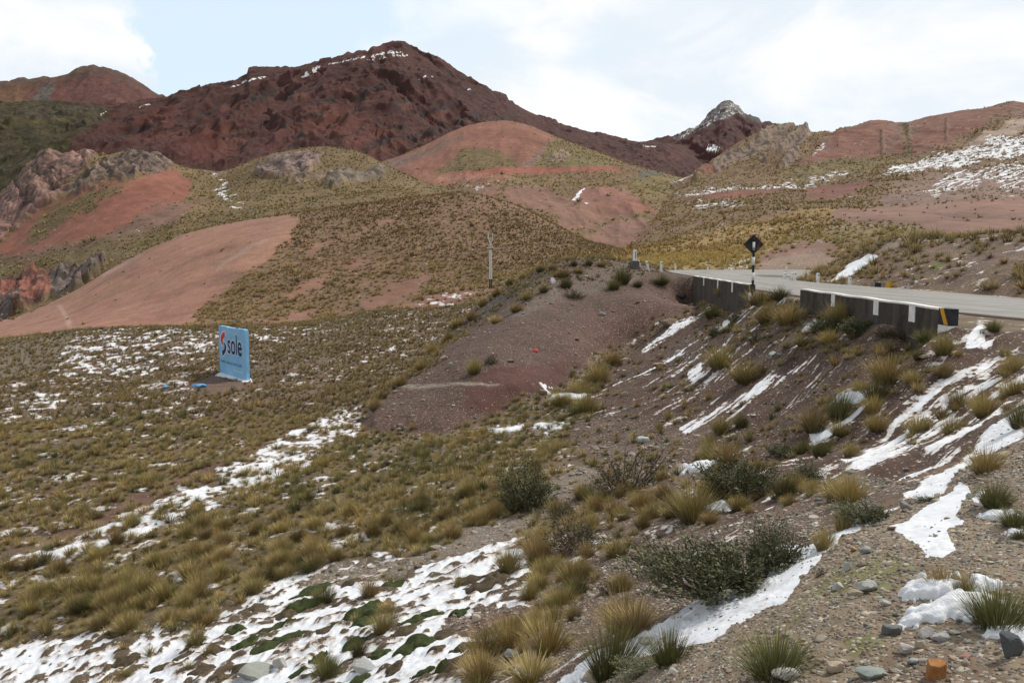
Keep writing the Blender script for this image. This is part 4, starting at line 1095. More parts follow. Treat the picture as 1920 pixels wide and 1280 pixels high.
# ------------------------------------------------------------------ simple worn materials
def worn(name, c1, c2, scale=3.0, rough=0.85, streaks=False, spots=None, bump=0.004, stretch=(1, 1, 1)):
    m, t, b = new_mat(name)
    co = t.n('ShaderNodeTexCoord').outputs['Object']
    mp = t.n('ShaderNodeMapping'); mp.inputs['Scale'].default_value = stretch
    t.l(co, mp.inputs['Vector'])
    n1 = t.noise(mp.outputs[0], scale, 6, 0.62, 0.3).outputs['Fac']
    n2 = t.noise(co, scale * 9, 4, 0.6).outputs['Fac']
    v = t.math('ADD', t.math('MULTIPLY', n1, 0.75), t.math('MULTIPLY', n2, 0.25))
    c = t.mix(t.ramp(v, 0.36, 0.64), c1, c2)
    if streaks:
        st = t.n('ShaderNodeMapping'); st.inputs['Scale'].default_value = (1.1, 1.1, 0.16)
        t.l(co, st.inputs['Vector'])
        n3 = t.noise(st.outputs[0], 1.6, 6, 0.65, 0.4).outputs['Fac']
        c = t.mix(t.ramp(n3, 0.45, 0.72, 0, 0.6), c, streaks)
    if spots:
        c = t.mix(t.ramp(n2, 0.60, 0.68, 0, 0.8), c, spots)
    t.l(c, b.inputs['Base Color'])
    b.inputs['Roughness'].default_value = rough
    bp = t.n('ShaderNodeBump'); bp.inputs['Distance'].default_value = bump
    t.l(v, bp.inputs['Height']); t.l(bp.outputs[0], b.inputs['Normal'])
    return m


M_CONC = worn('dark_stained_concrete', (0.028, 0.024, 0.020), (0.064, 0.054, 0.044), 2.0, streaks=(0.11, 0.095, 0.078))
M_CONC2 = worn('pale_concrete', (0.16, 0.15, 0.135), (0.27, 0.25, 0.225), 5.0)
M_WHITE = worn('white_road_paint', (0.62, 0.61, 0.58), (0.80, 0.79, 0.77), 4.0, spots=(0.45, 0.40, 0.34))
M_BLACK = worn('black_paint', (0.012, 0.013, 0.016), (0.030, 0.030, 0.032), 4.0, 0.6)
M_YELLOW = worn('yellow_road_paint', (0.52, 0.27, 0.02), (0.66, 0.36, 0.03), 4.0, spots=(0.2, 0.13, 0.05))
M_GALV = worn('grey_weathered_pole', (0.52, 0.51, 0.48), (0.68, 0.67, 0.63), 3.0)
M_DKWOOD = worn('dark_pole_base', (0.045, 0.035, 0.03), (0.085, 0.068, 0.055), 3.0)
M_SNOW = worn('old_snow', (0.64, 0.665, 0.71), (0.73, 0.745, 0.775), 9.0, 0.6, bump=0.02)


class MB:
    """collects boxes, prisms and tubes into one mesh"""
    def __init__(s):
        s.v, s.f = [], []

    def hexa(s, P):
        """eight corners: bottom four anticlockwise, then top four"""
        o = len(s.v); s.v += [tuple(map(float, p)) for p in P]
        s.f += [tuple(o + i for i in q) for q in ((3, 2, 1, 0), (4, 5, 6, 7), (0, 1, 5, 4), (1, 2, 6, 5), (2, 3, 7, 6), (3, 0, 4, 7))]
        return s

    def box(s, x0, x1, y0, y1, z0, z1):
        return s.hexa([(x0, y0, z0), (x1, y0, z0), (x1, y1, z0), (x0, y1, z0), (x0, y0, z1), (x1, y0, z1), (x1, y1, z1), (x0, y1, z1)])

    def tube(s, pts, r, n=8, cap=True):
        pts = [Vector(p) for p in pts]
        o = len(s.v)
        for i, p in enumerate(pts):
            d = (pts[min(i + 1, len(pts) - 1)] - pts[max(i - 1, 0)]).normalized()
            a = d.orthogonal().normalized() if abs(d.z) > 0.99 else d.cross(Vector((0, 0, 1))).normalized()
            b = d.cross(a)
            rr = r[i] if isinstance(r, (list, tuple)) else r
            for k in range(n):
                t = 2 * math.pi * k / n
                s.v.append(tuple(p + a * math.cos(t) * rr + b * math.sin(t) * rr))
        for i in range(len(pts) - 1):
            for k in range(n):
                s.f.append((o + i * n + k, o + i * n + (k + 1) % n, o + (i + 1) * n + (k + 1) % n, o + (i + 1) * n + k))
        if cap:
            s.f.append(tuple(o + k for k in reversed(range(n))))
            s.f.append(tuple(o + (len(pts) - 1) * n + k for k in range(n)))
        return s

    def prism(s, outline, y0, y1):
        """outline in x,z; from y0 (front) back to y1"""
        n = len(outline); o = len(s.v)
        s.v += [(x, y0, z) for x, z in outline] + [(x, y1, z) for x, z in outline]
        s.f.append(tuple(o + i for i in range(n))); s.f.append(tuple(o + n + i for i in reversed(range(n))))
        s.f += [(o + i, o + n + i, o + n + (i + 1) % n, o + (i + 1) % n) for i in range(n)]
        return s

    def build(s, name, mat, parent=None, bevel=0.0, smooth=False):
        me = bpy.data.meshes.new(name)
        me.from_pydata(s.v, [], s.f)
        bm = bmesh.new(); bm.from_mesh(me)
        bmesh.ops.recalc_face_normals(bm, faces=bm.faces)
        if bevel:
            bmesh.ops.bevel(bm, geom=list(bm.edges), offset=bevel, segments=2, affect='EDGES', profile=0.6)
        bm.to_mesh(me); bm.free()
        if smooth:
            me.polygons.foreach_set('use_smooth', [True] * len(me.polygons))
        me.materials.append(mat)
        o = bpy.data.objects.new(name, me)
        COL.objects.link(o)
        if parent: o.parent = parent
        return o


# ------------------------------------------------------------------ parapet walls
def parapet(far, near, top_far, top_near, bot_far, bot_near, stripes, label, end_block, stripe_h):
    far, near = np.array(far), np.array(near)
    L = np.linalg.norm(near - far); d = (near - far) / L
    ang = math.atan2(d[1], d[0])
    root = empty('parapet_wall', (far[0], far[1], 0), ang)
    tag(root, label, 'wall')
    # local frame: x from the far end to the near end, -y is the face towards the valley
    T = 0.20
    zt = lambda x: top_far + (top_near - top_far) * x / L
    zb = lambda x: bot_far + (bot_near - bot_far) * x / L
    side = -1
    y0, y1 = (0.0, T)
    nrm = np.array([-d[1], d[0]])
    if nrm[0] < 0:      # the road side must be +y
        y0, y1 = 0.0, -T
    m = MB()
    N = 24
    for i in range(N):
        a, b = L * i / N, L * (i + 1) / N
        wa, wb = 0.012 * math.sin(a * 1.7), 0.012 * math.sin(b * 1.7)
        if i == N - 1: wb = 0.0
        m.hexa([(a, y0, zb(a)), (b, y0, zb(b)), (b, y1, zb(b)), (a, y1, zb(a)), (a, y0, zt(a) + wa), (b, y0, zt(b) + wb), (b, y1, zt(b) + wb), (a, y1, zt(a) + wa)])
    body = m.build('wall_body', M_CONC, root)
    bm = bmesh.new(); bm.from_mesh(body.data); bmesh.ops.remove_doubles(bm, verts=bm.verts, dist=0.001); bm.to_mesh(body.data); bm.free()
    sg = -1 if y1 > 0 else 1          # outward direction of the valley face
    c = MB()
    for i in range(N):
        a, b = L * i / N, L * (i + 1) / N
        if b > L - 0.62 and end_block:
            b = L - 0.62
            if a >= b: continue
        p = (y0 + sg * 0.012, y1)
        lo, hi = min(p), max(p)
        wa, wb = 0.012 * math.sin(a * 1.7), 0.012 * math.sin(b * 1.7)
        c.hexa([(a, lo, zt(a) + wa - 0.035), (b, lo, zt(b) + wb - 0.035), (b, hi, zt(b) + wb - 0.035), (a, hi, zt(a) + wa - 0.035), (a, lo, zt(a) + wa + 0.02), (b, lo, zt(b) + wb + 0.02), (b, hi, zt(b) + wb + 0.02), (a, hi, zt(a) + wa + 0.02)])
    c.build('white_coping', M_WHITE, root)
    for x in stripes:
        ya, yb = sorted((y0 + sg * 0.02, y0 - sg * 0.002))
        MB().box(x - 0.22, x + 0.22, ya, yb, zt(x) - stripe_h, zt(x) - 0.036).build('white_stripe', M_WHITE, root)
    if end_block:
        e = empty('end_block'); e.parent = root
        ya, yb = sorted((y0 + sg * 0.02, y1 - sg * 0.02))
        h = zt(L) - zb(L)
        zm = zt(L) - 0.50 * 0.85
        MB().box(L - 0.62, L + 0.02, ya, yb, zm, zt(L) + 0.02).build('black_panel', M_BLACK, e)
        yf = y0 + sg * 0.024
        q = MB(); q.prism([(L - 0.56, zt(L) + 0.015), (L - 0.32, zt(L) + 0.015), (L - 0.02, zm + 0.02), (L - 0.26, zm + 0.02)], yf, yf - sg * 0.01)
        q.build('yellow_stripe', M_YELLOW, e)
        MB().box(L - 0.64, L + 0.018, ya + 0.003, yb - 0.003, zm - 0.45, zm - 0.002).build('white_panel', M_WHITE, e)
    return root


parapet(WALL_A[0], WALL_A[1], -1.20, -1.27, -5.2, -2.9, (6.3, 13.0, 18.6), 'far concrete parapet wall with white stripes behind the striped sign pole', True, 0.62)
parapet(WALL_B[0], WALL_B[1], -1.22, -1.26, -2.9, -2.6, (4.9, 9.6, 12.6), 'near concrete parapet wall ending in a black and yellow painted block', True, 0.50)


# small painted kerb block at the far side of the road
def kerb_block():
    p = ground_at(1652, 540)
    r = empty('kerb_block', (p[0], p[1], p[2]), math.radians(-52))
    tag(r, 'low painted kerb block with a yellow end at the far edge of the road', 'kerb block')
    MB().box(-0.62, 0.35, -0.12, 0.12, -0.2, 0.36).build('block', M_CONC2, r, 0.015)
    MB().box(-0.35, 0.05, -0.126, 0.126, -0.19, 0.34).build('black_band', M_BLACK, r)
    MB().hexa([(0.351, -0.12, -0.2), (0.50, -0.12, -0.2), (0.50, 0.12, -0.2), (0.351, 0.12, -0.2), (0.351, -0.12, 0.36), (0.66, -0.12, 0.36), (0.66, 0.12, 0.36), (0.351, 0.12, 0.36)]).build('yellow_end', M_YELLOW, r)


kerb_block()


# ------------------------------------------------------------------ guard posts
def guard_posts():
    def post(h):
        r = empty('guard_post')
        m = MB()
        w = 0.095
        m.hexa([(-w, -w, -0.3), (w, -w, -0.3), (w, w, -0.3), (-w, w, -0.3), (-w * 0.9, -w * 0.9, h - 0.03), (w * 0.9, -w * 0.9, h - 0.03), (w * 0.9, w * 0.9, h - 0.03), (-w * 0.9, w * 0.9, h - 0.03)])
        k = w * 0.9
        m.hexa([(-k, -k, h - 0.03), (k, -k, h - 0.03), (k, k, h - 0.03), (-k, k, h - 0.03), (-k * 0.7, -k * 0.7, h), (k * 0.7, -k * 0.7, h), (k * 0.7, k * 0.7, h), (-k * 0.7, k * 0.7, h)])
        m.build('post', M_WHITE, r)
        MB().box(-0.035, 0.035, -0.099, -0.080, h - 0.22, h - 0.12).build('reflector', M_BLACK, r)
        return r
    g = 'white guard posts along the road'
    L = [(1593, 535, 15, 0, 'stout white guard post at the far road edge nearest the kerb block'), (1533, 531, 19, 0, 'white guard post alone at the far road edge before the grass'),
         (1490, 528, 18, 0, 'front one of the paired white guard posts at the inside of the bend'), (1485.5, 527, 16, 0, 'rear one of the paired white guard posts at the inside of the bend'),
         (1471, 524.5, 13, 0, 'white guard post left of the pair at the inside of the bend'), (1474.5, 511.5, 11, 0, 'thin far guard post across the second strip of asphalt'),
         (1239.5, 509, 19, 0, 'tall white guard post where the road disappears on the left'), (1266, 506, 11, 0, 'small far white guard post beyond the left end of the road'),
         (1327, 507.5, 7, 0, 'tiny distant white guard post behind the road left of the sign'), (1216.5, 507, 18, -0.3, 'leaning white guard post beside the end of the road'),
         (1200, 501, 13, -0.3, 'short leaning white guard post touching the grey concrete block')]
    proto = None
    for px, py, hp, lean, lab in L:
        p = ground_at(px, py)
        if p is None: continue
        h = hp / F * p[1]
        if proto is None:
            proto = r = post(0.85)
        else:
            r = proto.copy(); COL.objects.link(r)
            for ch in list(proto.children):
                c = ch.copy(); c.parent = r; COL.objects.link(c)
        r.location = p
        r.scale = (0.95, 0.95, h / 0.85)
        r.rotation_euler = (0, lean, 0.3)
        tag(r, lab, 'guard post', g)


guard_posts()


def marker_pillar():
    p = ground_at(1190, 503)
    k = p[1] / F
    r = empty('marker_pillar', p, 0.3)
    tag(r, 'white pillar standing on a dark grey concrete block at the end of the road', 'pillar')
    w = 6.5 * k
    MB().hexa([(-w * 1.15, -w, -0.5), (w * 1.15, -w, -0.5), (w * 1.15, w, -0.5), (-w * 1.15, w, -0.5), (-w, -w, 14 * k), (w, -w, 14 * k), (w, w, 14 * k), (-w, w, 14 * k)]).build('base_block', worn('grey_block', (0.07, 0.066, 0.06), (0.13, 0.12, 0.11), 3), r, 0.03)
    w2 = 3.0 * k
    MB().hexa([(-w2, -w2, 14 * k), (w2, -w2, 14 * k), (w2, w2, 14 * k), (-w2, w2, 14 * k), (-w2 * 0.85, -w2 * 0.85, 35 * k), (w2 * 0.85, -w2 * 0.85, 35 * k), (w2 * 0.85, w2 * 0.85, 35 * k), (-w2 * 0.85, w2 * 0.85, 35 * k)]).build('shaft', M_WHITE, r, 0.01)
    MB().box(-w2 * 0.25, w2 * 0.35, -w2 - 0.004, -w2 + 0.05, 18 * k, 31 * k).build('plate', M_CONC2, r)


marker_pillar()


# ------------------------------------------------------------------ diamond road sign, seen from the back
def road_sign():
    Y = 43.6
    X = (1410.5 - W / 2) / F * Y * 1.0
    k = Y / F
    zb = float(ground_z(X, Y)[0]) - 0.2
    r = empty('road_sign', (X, Y, zb), math.radians(-8))
    tag(r, 'black diamond road sign on a black and white striped pole', 'road sign')
    zz = lambda py: (HOR - py) * k - zb          # close enough: the sight line is nearly level here
    R = 2.4 * k
    bands = [(440.5, 454, 'black'), (454, 468.5, 'white'), (468.5, 482, 'black'), (482, 497, 'white'), (497, 510.5, 'black'), (510.5, 525, 'white'), (525, 540, 'black')]
    m = MB(); m.tube([(0, 0, 0), (0, 0, zz(440.5))], R * 0.96, 14); m.build('pole', M_BLACK, r, smooth=False)
    for a, b, c in bands:
        if c == 'white':
            m = MB(); m.tube([(0, 0, zz(b)), (0, 0, zz(a))], R, 14); m.build('white_band', M_WHITE, r, smooth=True)
    cz = zz(458.5); h = 18.7 * k
    pm, t, b = new_mat('sign_back')
    co = t.n('ShaderNodeTexCoord').outputs['Object']
    n = t.noise(co, 2.2, 6, 0.65).outputs['Fac']
    n2 = t.noise(co, 11, 5, 0.6).outputs['Fac']
    c = t.mix(t.ramp(n, 0.4, 0.7), (0.012, 0.014, 0.018), (0.035, 0.034, 0.034))
    sx = t.n('ShaderNodeSeparateXYZ'); t.l(co, sx.inputs[0])
    mask = t.math('MULTIPLY', t.ramp(sx.outputs[0], 0.05, 0.16), t.ramp(sx.outputs[0], 0.42, 0.3))
    mask = t.math('MULTIPLY', mask, t.ramp(n2, 0.5, 0.58))
    c = t.mix(t.math('MULTIPLY', mask, 0.75), c, (0.16, 0.045, 0.022))
    t.l(c, b.inputs['Base Color']); b.inputs['Roughness'].default_value = 0.55
    q = MB(); q.prism([(0, -h), (h, 0), (0, h), (-h, 0)], R + 0.004, R + 0.034)
    pl = q.build('sign_plate', pm, r, 0.006)
    pl.location = (0, 0, cz)
    o = MB(); o.prism([(0, -h - 0.012), (h + 0.012, 0), (0, h + 0.012), (-h - 0.012, 0)], R + 0.036, R + 0.044)
    f = o.build('sign_face', worn('orange_sign_face', (0.55, 0.16, 0.02), (0.65, 0.22, 0.03), 3, 0.5), r)
    f.location = (0, 0, cz)
    g = MB(); g.box(0.10, 0.34, R - 0.004, R + 0.003, -0.215, -0.195).build('bracket', M_CONC2, r).location = (0, 0, cz)
    for dz in (0.2, -0.22):
        MB().box(-R - 0.02, R + 0.02, -R - 0.012, R + 0.003, dz - 0.02, dz + 0.02).build('clamp', M_BLACK, r).location = (0, 0, cz)


road_sign()


# ------------------------------------------------------------------ painted billboard wall
def billboard():
    pl, pr = ground_at(412.5, 697), ground_at(462.5, 713)
    ang = math.atan2(pr[1] - pl[1], pr[0] - pl[0])
    Wd = math.hypot(pr[0] - pl[0], pr[1] - pl[1])
    # keep the proportions of the face: left edge 87 units tall, right edge 95
    hL, hR = 87.5 / F * pl[1], 95.5 / F * pr[1]
    r = empty('billboard', (pl[0], pl[1], pl[2]), ang)
    tag(r, 'light blue painted billboard wall with dark blue lettering on the grassy flat', 'billboard')
    dz = pr[2] - pl[2]
    zt = lambda x: hL + (hR + dz - hL) * x / Wd
    zb = lambda x: dz * x / Wd
    TH = 0.23
    blue = worn('sky_blue_wall_paint', (0.17, 0.38, 0.60), (0.235, 0.46, 0.68), 0.9, 0.8, streaks=(0.20, 0.36, 0.52), spots=(0.30, 0.48, 0.63), bump=0.012)
    m = MB(); N = 16
    for i in range(N):
        a, b = Wd * i / N, Wd * (i + 1) / N
        w = lambda x: 0.022 * math.sin(x * 2.3) + 0.012 * math.sin(x * 7.1)
        m.hexa([(a, 0, zb(a) - 0.9), (b, 0, zb(b) - 0.9), (b, TH, zb(b) - 0.9), (a, TH, zb(a) - 0.9), (a, 0, zt(a) + w(a)), (b, 0, zt(b) + w(b)), (b, TH, zt(b) + w(b)), (a, TH, zt(a) + w(a))])
    o = m.build('wall_body', blue, r)
    bm = bmesh.new(); bm.from_mesh(o.data); bmesh.ops.remove_doubles(bm, verts=bm.verts, dist=0.001); bm.to_mesh(o.data); bm.free()
    navy = worn('navy_paint', (0.016, 0.024, 0.075), (0.03, 0.04, 0.10), 3)
    red = worn('red_paint', (0.50, 0.045, 0.03), (0.60, 0.075, 0.05), 3)
    white = worn('white_paint', (0.62, 0.66, 0.70), (0.76, 0.78, 0.80), 3)
    faded = worn('faded_navy_paint', (0.06, 0.14, 0.26), (0.10, 0.22, 0.38), 4)
    # positions measured on the face: fraction across, fraction down
    P = lambda fx, fz: (fx * Wd, zb(fx * Wd) + (1 - fz) * (zt(fx * Wd) - zb(fx * Wd)))

    def face(x, y):
        fx = (x - 260) / 408
        top, bot = 225 + fx * 60, 915 + fx * 115
        return fx, (y - top) / (bot - top)
    logo = empty('logo'); logo.parent = r
    arcs = [([(357, 308), (322, 328), (297, 373), (288, 430), (299, 490), (320, 524), (322, 480), (326, 440), (337, 414), (360, 390)], red),
            ([(338, 460), (362, 488), (377, 530), (371, 592), (346, 642), (312, 682), (303, 600), (326, 592), (344, 570), (350, 530), (345, 495)], navy)]
    for pts, mt in arcs:
        q = [P(*face(x, y)) for x, y in pts]
        cx, cz = sum(a for a, _ in q) / len(q), sum(b for _, b in q) / len(q)
        out = []
        for a, b in q:
            d = math.hypot(a - cx, b - cz); out.append((cx + (a - cx) * (1 + 0.075 / d), cz + (b - cz) * (1 + 0.075 / d)))
        MB().prism(out, -0.004, 0.002).build('logo_outline', white, logo)
        MB().prism(q, -0.009, 0.001).build('logo_arc', mt, logo)

    def text(body, x0, x1, z0, z1, mat, name, y, offset=0.0, shear=0.0):
        cu = bpy.data.curves.new(name, 'FONT'); cu.body = body; cu.offset = offset; cu.fill_mode = 'FRONT'; cu.shear = shear
        tmp = bpy.data.objects.new(name, cu); COL.objects.link(tmp)
        dg = bpy.context.evaluated_depsgraph_get()
        me = bpy.data.meshes.new_from_object(tmp.evaluated_get(dg))
        bpy.data.objects.remove(tmp); bpy.data.curves.remove(cu)
        v = np.array([w.co[:] for w in me.vertices])
        lo, hi = v.min(0), v.max(0)
        for w in me.vertices:
            fx = (w.co.x - lo[0]) / (hi[0] - lo[0]); fz = (w.co.y - lo[1]) / (hi[1] - lo[1])
            X = x0 + (x1 - x0) * fx
            w.co = (X, y, z0(X) + (z1(X) - z0(X)) * fz)
        me.materials.clear(); me.materials.append(mat)
        ob = bpy.data.objects.new(name, me); COL.objects.link(ob); ob.parent = r
        return ob
    fr = lambda d: (lambda X: P(X / Wd, d)[1])
    text('sole', 0.325 * Wd, 0.87 * Wd, fr(0.565), fr(0.115), white, 'lettering_outline', -0.004, 0.040)
    text('sole', 0.335 * Wd, 0.86 * Wd, fr(0.552), fr(0.128), navy, 'lettering', -0.009, 0.018)
    text('TERMAS, CAMPANAS Y MUCHO MÁS', 0.04 * Wd, 0.85 * Wd, fr(0.782), fr(0.705), faded, 'slogan_lettering', -0.006, 0.012)
    text('www.sole.com.pe', 0.53 * Wd, 0.86 * Wd, fr(0.905), fr(0.845), white, 'small_lettering', -0.006, 0.012, 0.2)


billboard()


# ------------------------------------------------------------------ power line pole and cables
def sheet_at(key, px, py):
    S = SHEETS[key]
    d = (S.px - px) ** 2 + (S.py - py) ** 2
    i = np.unravel_index(np.argmin(d), d.shape)
    return np.array([S.X[i], S.Y[i], S.Z[i]])


def power_pole():
    p = sheet_at('h4', 919, 541)
    k = p[1] / F
    r = empty('power_pole', p, math.radians(10))
    tag(r, 'pale forked power line pole standing on the tufted hillside', 'power pole')
    q = lambda x, y: (x * k, 0, (541 - y) * k)          # offsets in picture units from the foot
    m = MB()
    for s in (-1, 1):
        m.tube([(s * 1.6 * k, 0, 18 * k), (s * 1.25 * k, 0, 72 * k)], [1.5 * k, 1.25 * k], 8)
    for y in (515, 500, 486):
        m.tube([q(-1.6, y), q(1.6, y)], 0.45 * k, 6)
    m.build('shaft', M_GALV, r)
    m = MB()
    for s in (-1, 1):
        m.tube([(s * 1.7 * k, 0, -1.5), (s * 1.6 * k, 0, 19 * k)], [1.25 * k, 1.2 * k], 8)
    m.build('footing', M_DKWOOD, r)
    for s in (-1, 1):
        m = MB()
        m.tube([q(s * -1.0, 466), q(s * 1.0, 456), q(s * 4.0, 448), q(s * 4.2, 438)], 0.85 * k, 6)
        m.build('fork_arm', M_GALV, r)
        m = MB(); m.tube([q(s * 0.6, 458), q(s * 5.6, 465)], 0.5 * k, 6); m.build('brace', M_GALV, r)
    MB().tube([q(-8.6, 465.5), q(5.6, 465.5)], 0.55 * k, 6).build('crossarm', M_GALV, r)
    MB().tube([q(-6.0, 447.5), q(4.2, 447.5)], 0.55 * k, 6).build('crossarm', M_GALV, r)
    for x, y in ((-8.2, 465), (5.4, 465), (-5.6, 447), (4.2, 438)):
        MB().tube([q(x, y), q(x, y - 2.0)], [0.7 * k, 0.5 * k], 8).build('insulator', worn('insulator_brown', (0.2, 0.17, 0.15), (0.3, 0.26, 0.22), 4), r)
    # cables rise across the hillside to the right
    A0 = np.array(p)
    end = np.array([272.0, 330.0, 46.0])
    labs = ['lowest pale power cable crossing the hillside to the right', 'second pale power cable from below crossing the hillside', 'third pale power cable from below crossing the hillside', 'topmost pale power cable crossing the hillside to the right']
    for (x, y), off, lab in zip(((5.4, 463), (-8.2, 463), (4.2, 436), (-5.6, 445)), (0, 1.5, 5.5, 3.6), labs):
        a = A0 + np.array(q(x, y)); b = end + np.array([0, 0, off])
        pts = []
        for i in range(41):
            t = i / 40
            pt = a * (1 - t) + b * t
            pt[2] -= 4 * 9.5 * t * (1 - t)
            pts.append(pt)
        o = MB().tube([tuple(v) for v in pts], 0.013, 5).build('power_cable', M_CONC2, None, smooth=True)
        tag(o, lab, 'cable', 'cables of the power line')


power_pole()
# ------------------------------------------------------------------ grass tussocks
def grass_material():
    m, t, b = new_mat('bunchgrass')
    at = t.n('ShaderNodeAttribute', attribute_name='blade').outputs['Color']
    oi = t.n('ShaderNodeObjectInfo').outputs['Random']
    hv = t.n('ShaderNodeHueSaturation')
    t.l(at, hv.inputs['Color'])
    t.l(t.math('ADD', 0.80, t.math('MULTIPLY', oi, 0.4)), hv.inputs['Value'])
    t.l(t.math('ADD', 0.488, t.math('MULTIPLY', oi, 0.024)), hv.inputs['Hue'])
    t.l(hv.outputs[0], b.inputs['Base Color'])
    b.inputs['Roughness'].default_value = 0.75
    b.inputs['Specular IOR Level'].default_value = 0.2
    return m


M_GRASS = grass_material()
STRAW, OLIVEB, GREEN, ROOT = np.array((0.385, 0.285, 0.122)), np.array((0.205, 0.168, 0.064)), np.array((0.098, 0.112, 0.040)), np.array((0.110, 0.082, 0.044))
DKGRASS = np.array((0.070, 0.072, 0.028))


def tuft(n, segs, seed, lean=0.9, width=0.016, droop=0.25, base=0.22, tall=0.0):
    """a tussock of unit height; returns verts, tris, per-vertex height 0..1 and per-vertex blade random"""
    g = np.random.default_rng(seed)
    ph = g.uniform(0, 2 * np.pi, n)
    rr = np.sqrt(g.uniform(0, 1, n))
    th = rr * lean * g.uniform(0.6, 1.25, n) + g.normal(0, 0.10, n)
    L = g.uniform(0.62, 1.08, n) * (1 - 0.22 * rr) + (g.uniform(0, 1, n) > 0.96) * tall
    w = width * g.uniform(0.6, 1.3, n)
    dr = droop * g.uniform(0.2, 1.4, n) * (0.4 + rr)
    tw = ph + np.pi / 2 + g.normal(0, 0.6, n)
    ts = np.linspace(0, 1, segs + 1)
    V, Tt, R = [], [], []
    dirh = np.stack([np.cos(ph), np.sin(ph)], -1)
    side = np.stack([np.cos(tw), np.sin(tw)], -1)
    b0 = dirh * (rr * base)[:, None]
    rnd = g.uniform(0, 1, n)
    for i, t in enumerate(ts):
        hor = L * (np.sin(th) * t + dr * t * t)
        z = L * (np.cos(th) * t - dr * 0.55 * t ** 2.2) - 0.03
        c = b0 + dirh * hor[:, None]
        if i < segs:
            ww = (w * (1 - 0.65 * t))[:, None]
            for s in (-1, 1):
                V.append(np.c_[c + side * ww * s, z]); Tt.append(np.full(n, t)); R.append(rnd)
        else:
            V.append(np.c_[c, z]); Tt.append(np.full(n, t)); R.append(rnd)
    idx = np.arange(n)
    tris = []
    for i in range(segs):
        a, b_ = 2 * i * n + idx, (2 * i + 1) * n + idx
        if i < segs - 1:
            c_, d_ = 2 * (i + 1) * n + idx, (2 * (i + 1) + 1) * n + idx
            tris += [np.stack([a, b_, d_], -1), np.stack([a, d_, c_], -1)]
        else:
            tris.append(np.stack([a, b_, 2 * segs * n + idx], -1))
    return np.concatenate(V), np.concatenate(tris), np.concatenate(Tt), np.concatenate(R)


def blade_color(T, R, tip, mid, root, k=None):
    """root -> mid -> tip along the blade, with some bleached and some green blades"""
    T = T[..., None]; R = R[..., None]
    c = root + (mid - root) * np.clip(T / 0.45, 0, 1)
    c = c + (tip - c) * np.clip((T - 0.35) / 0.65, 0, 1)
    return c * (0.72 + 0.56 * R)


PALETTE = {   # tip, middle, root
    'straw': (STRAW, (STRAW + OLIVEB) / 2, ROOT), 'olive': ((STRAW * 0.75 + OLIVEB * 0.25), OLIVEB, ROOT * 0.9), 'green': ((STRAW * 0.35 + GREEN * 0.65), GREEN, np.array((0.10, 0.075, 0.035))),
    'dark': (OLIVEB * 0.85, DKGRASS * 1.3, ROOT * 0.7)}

_proto = {}


def tuft_mesh(kind, variant):
    key = (kind, variant)
    if key not in _proto:
        sd = 100 + variant * 7 + hash_kind(kind)
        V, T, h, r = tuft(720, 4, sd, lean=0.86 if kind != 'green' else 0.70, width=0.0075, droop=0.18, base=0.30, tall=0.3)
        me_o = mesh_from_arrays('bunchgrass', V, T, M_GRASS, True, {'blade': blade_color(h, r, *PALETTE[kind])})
        me = me_o.data
        bpy.data.objects.remove(me_o)
        _proto[key] = me
    return _proto[key]


def hash_kind(k):
    return {'straw': 1, 'olive': 2, 'green': 3, 'dark': 4}[k] * 1000


def place_tuft(p, wid, hgt, kind, label, group=None, variant=None, name='bunchgrass'):
    v = random.randrange(5) if variant is None else variant
    o = bpy.data.objects.new(name, tuft_mesh(kind, v))
    o.location = (p[0], p[1], p[2] - 0.02)
    o.rotation_euler = (random.uniform(-.12, .12), random.uniform(-.12, .12), random.uniform(0, 6.28))
    s = wid / 1.6
    o.scale = (s, s, hgt)
    COL.objects.link(o)
    tag(o, label, 'grass tuft', group)
    return o


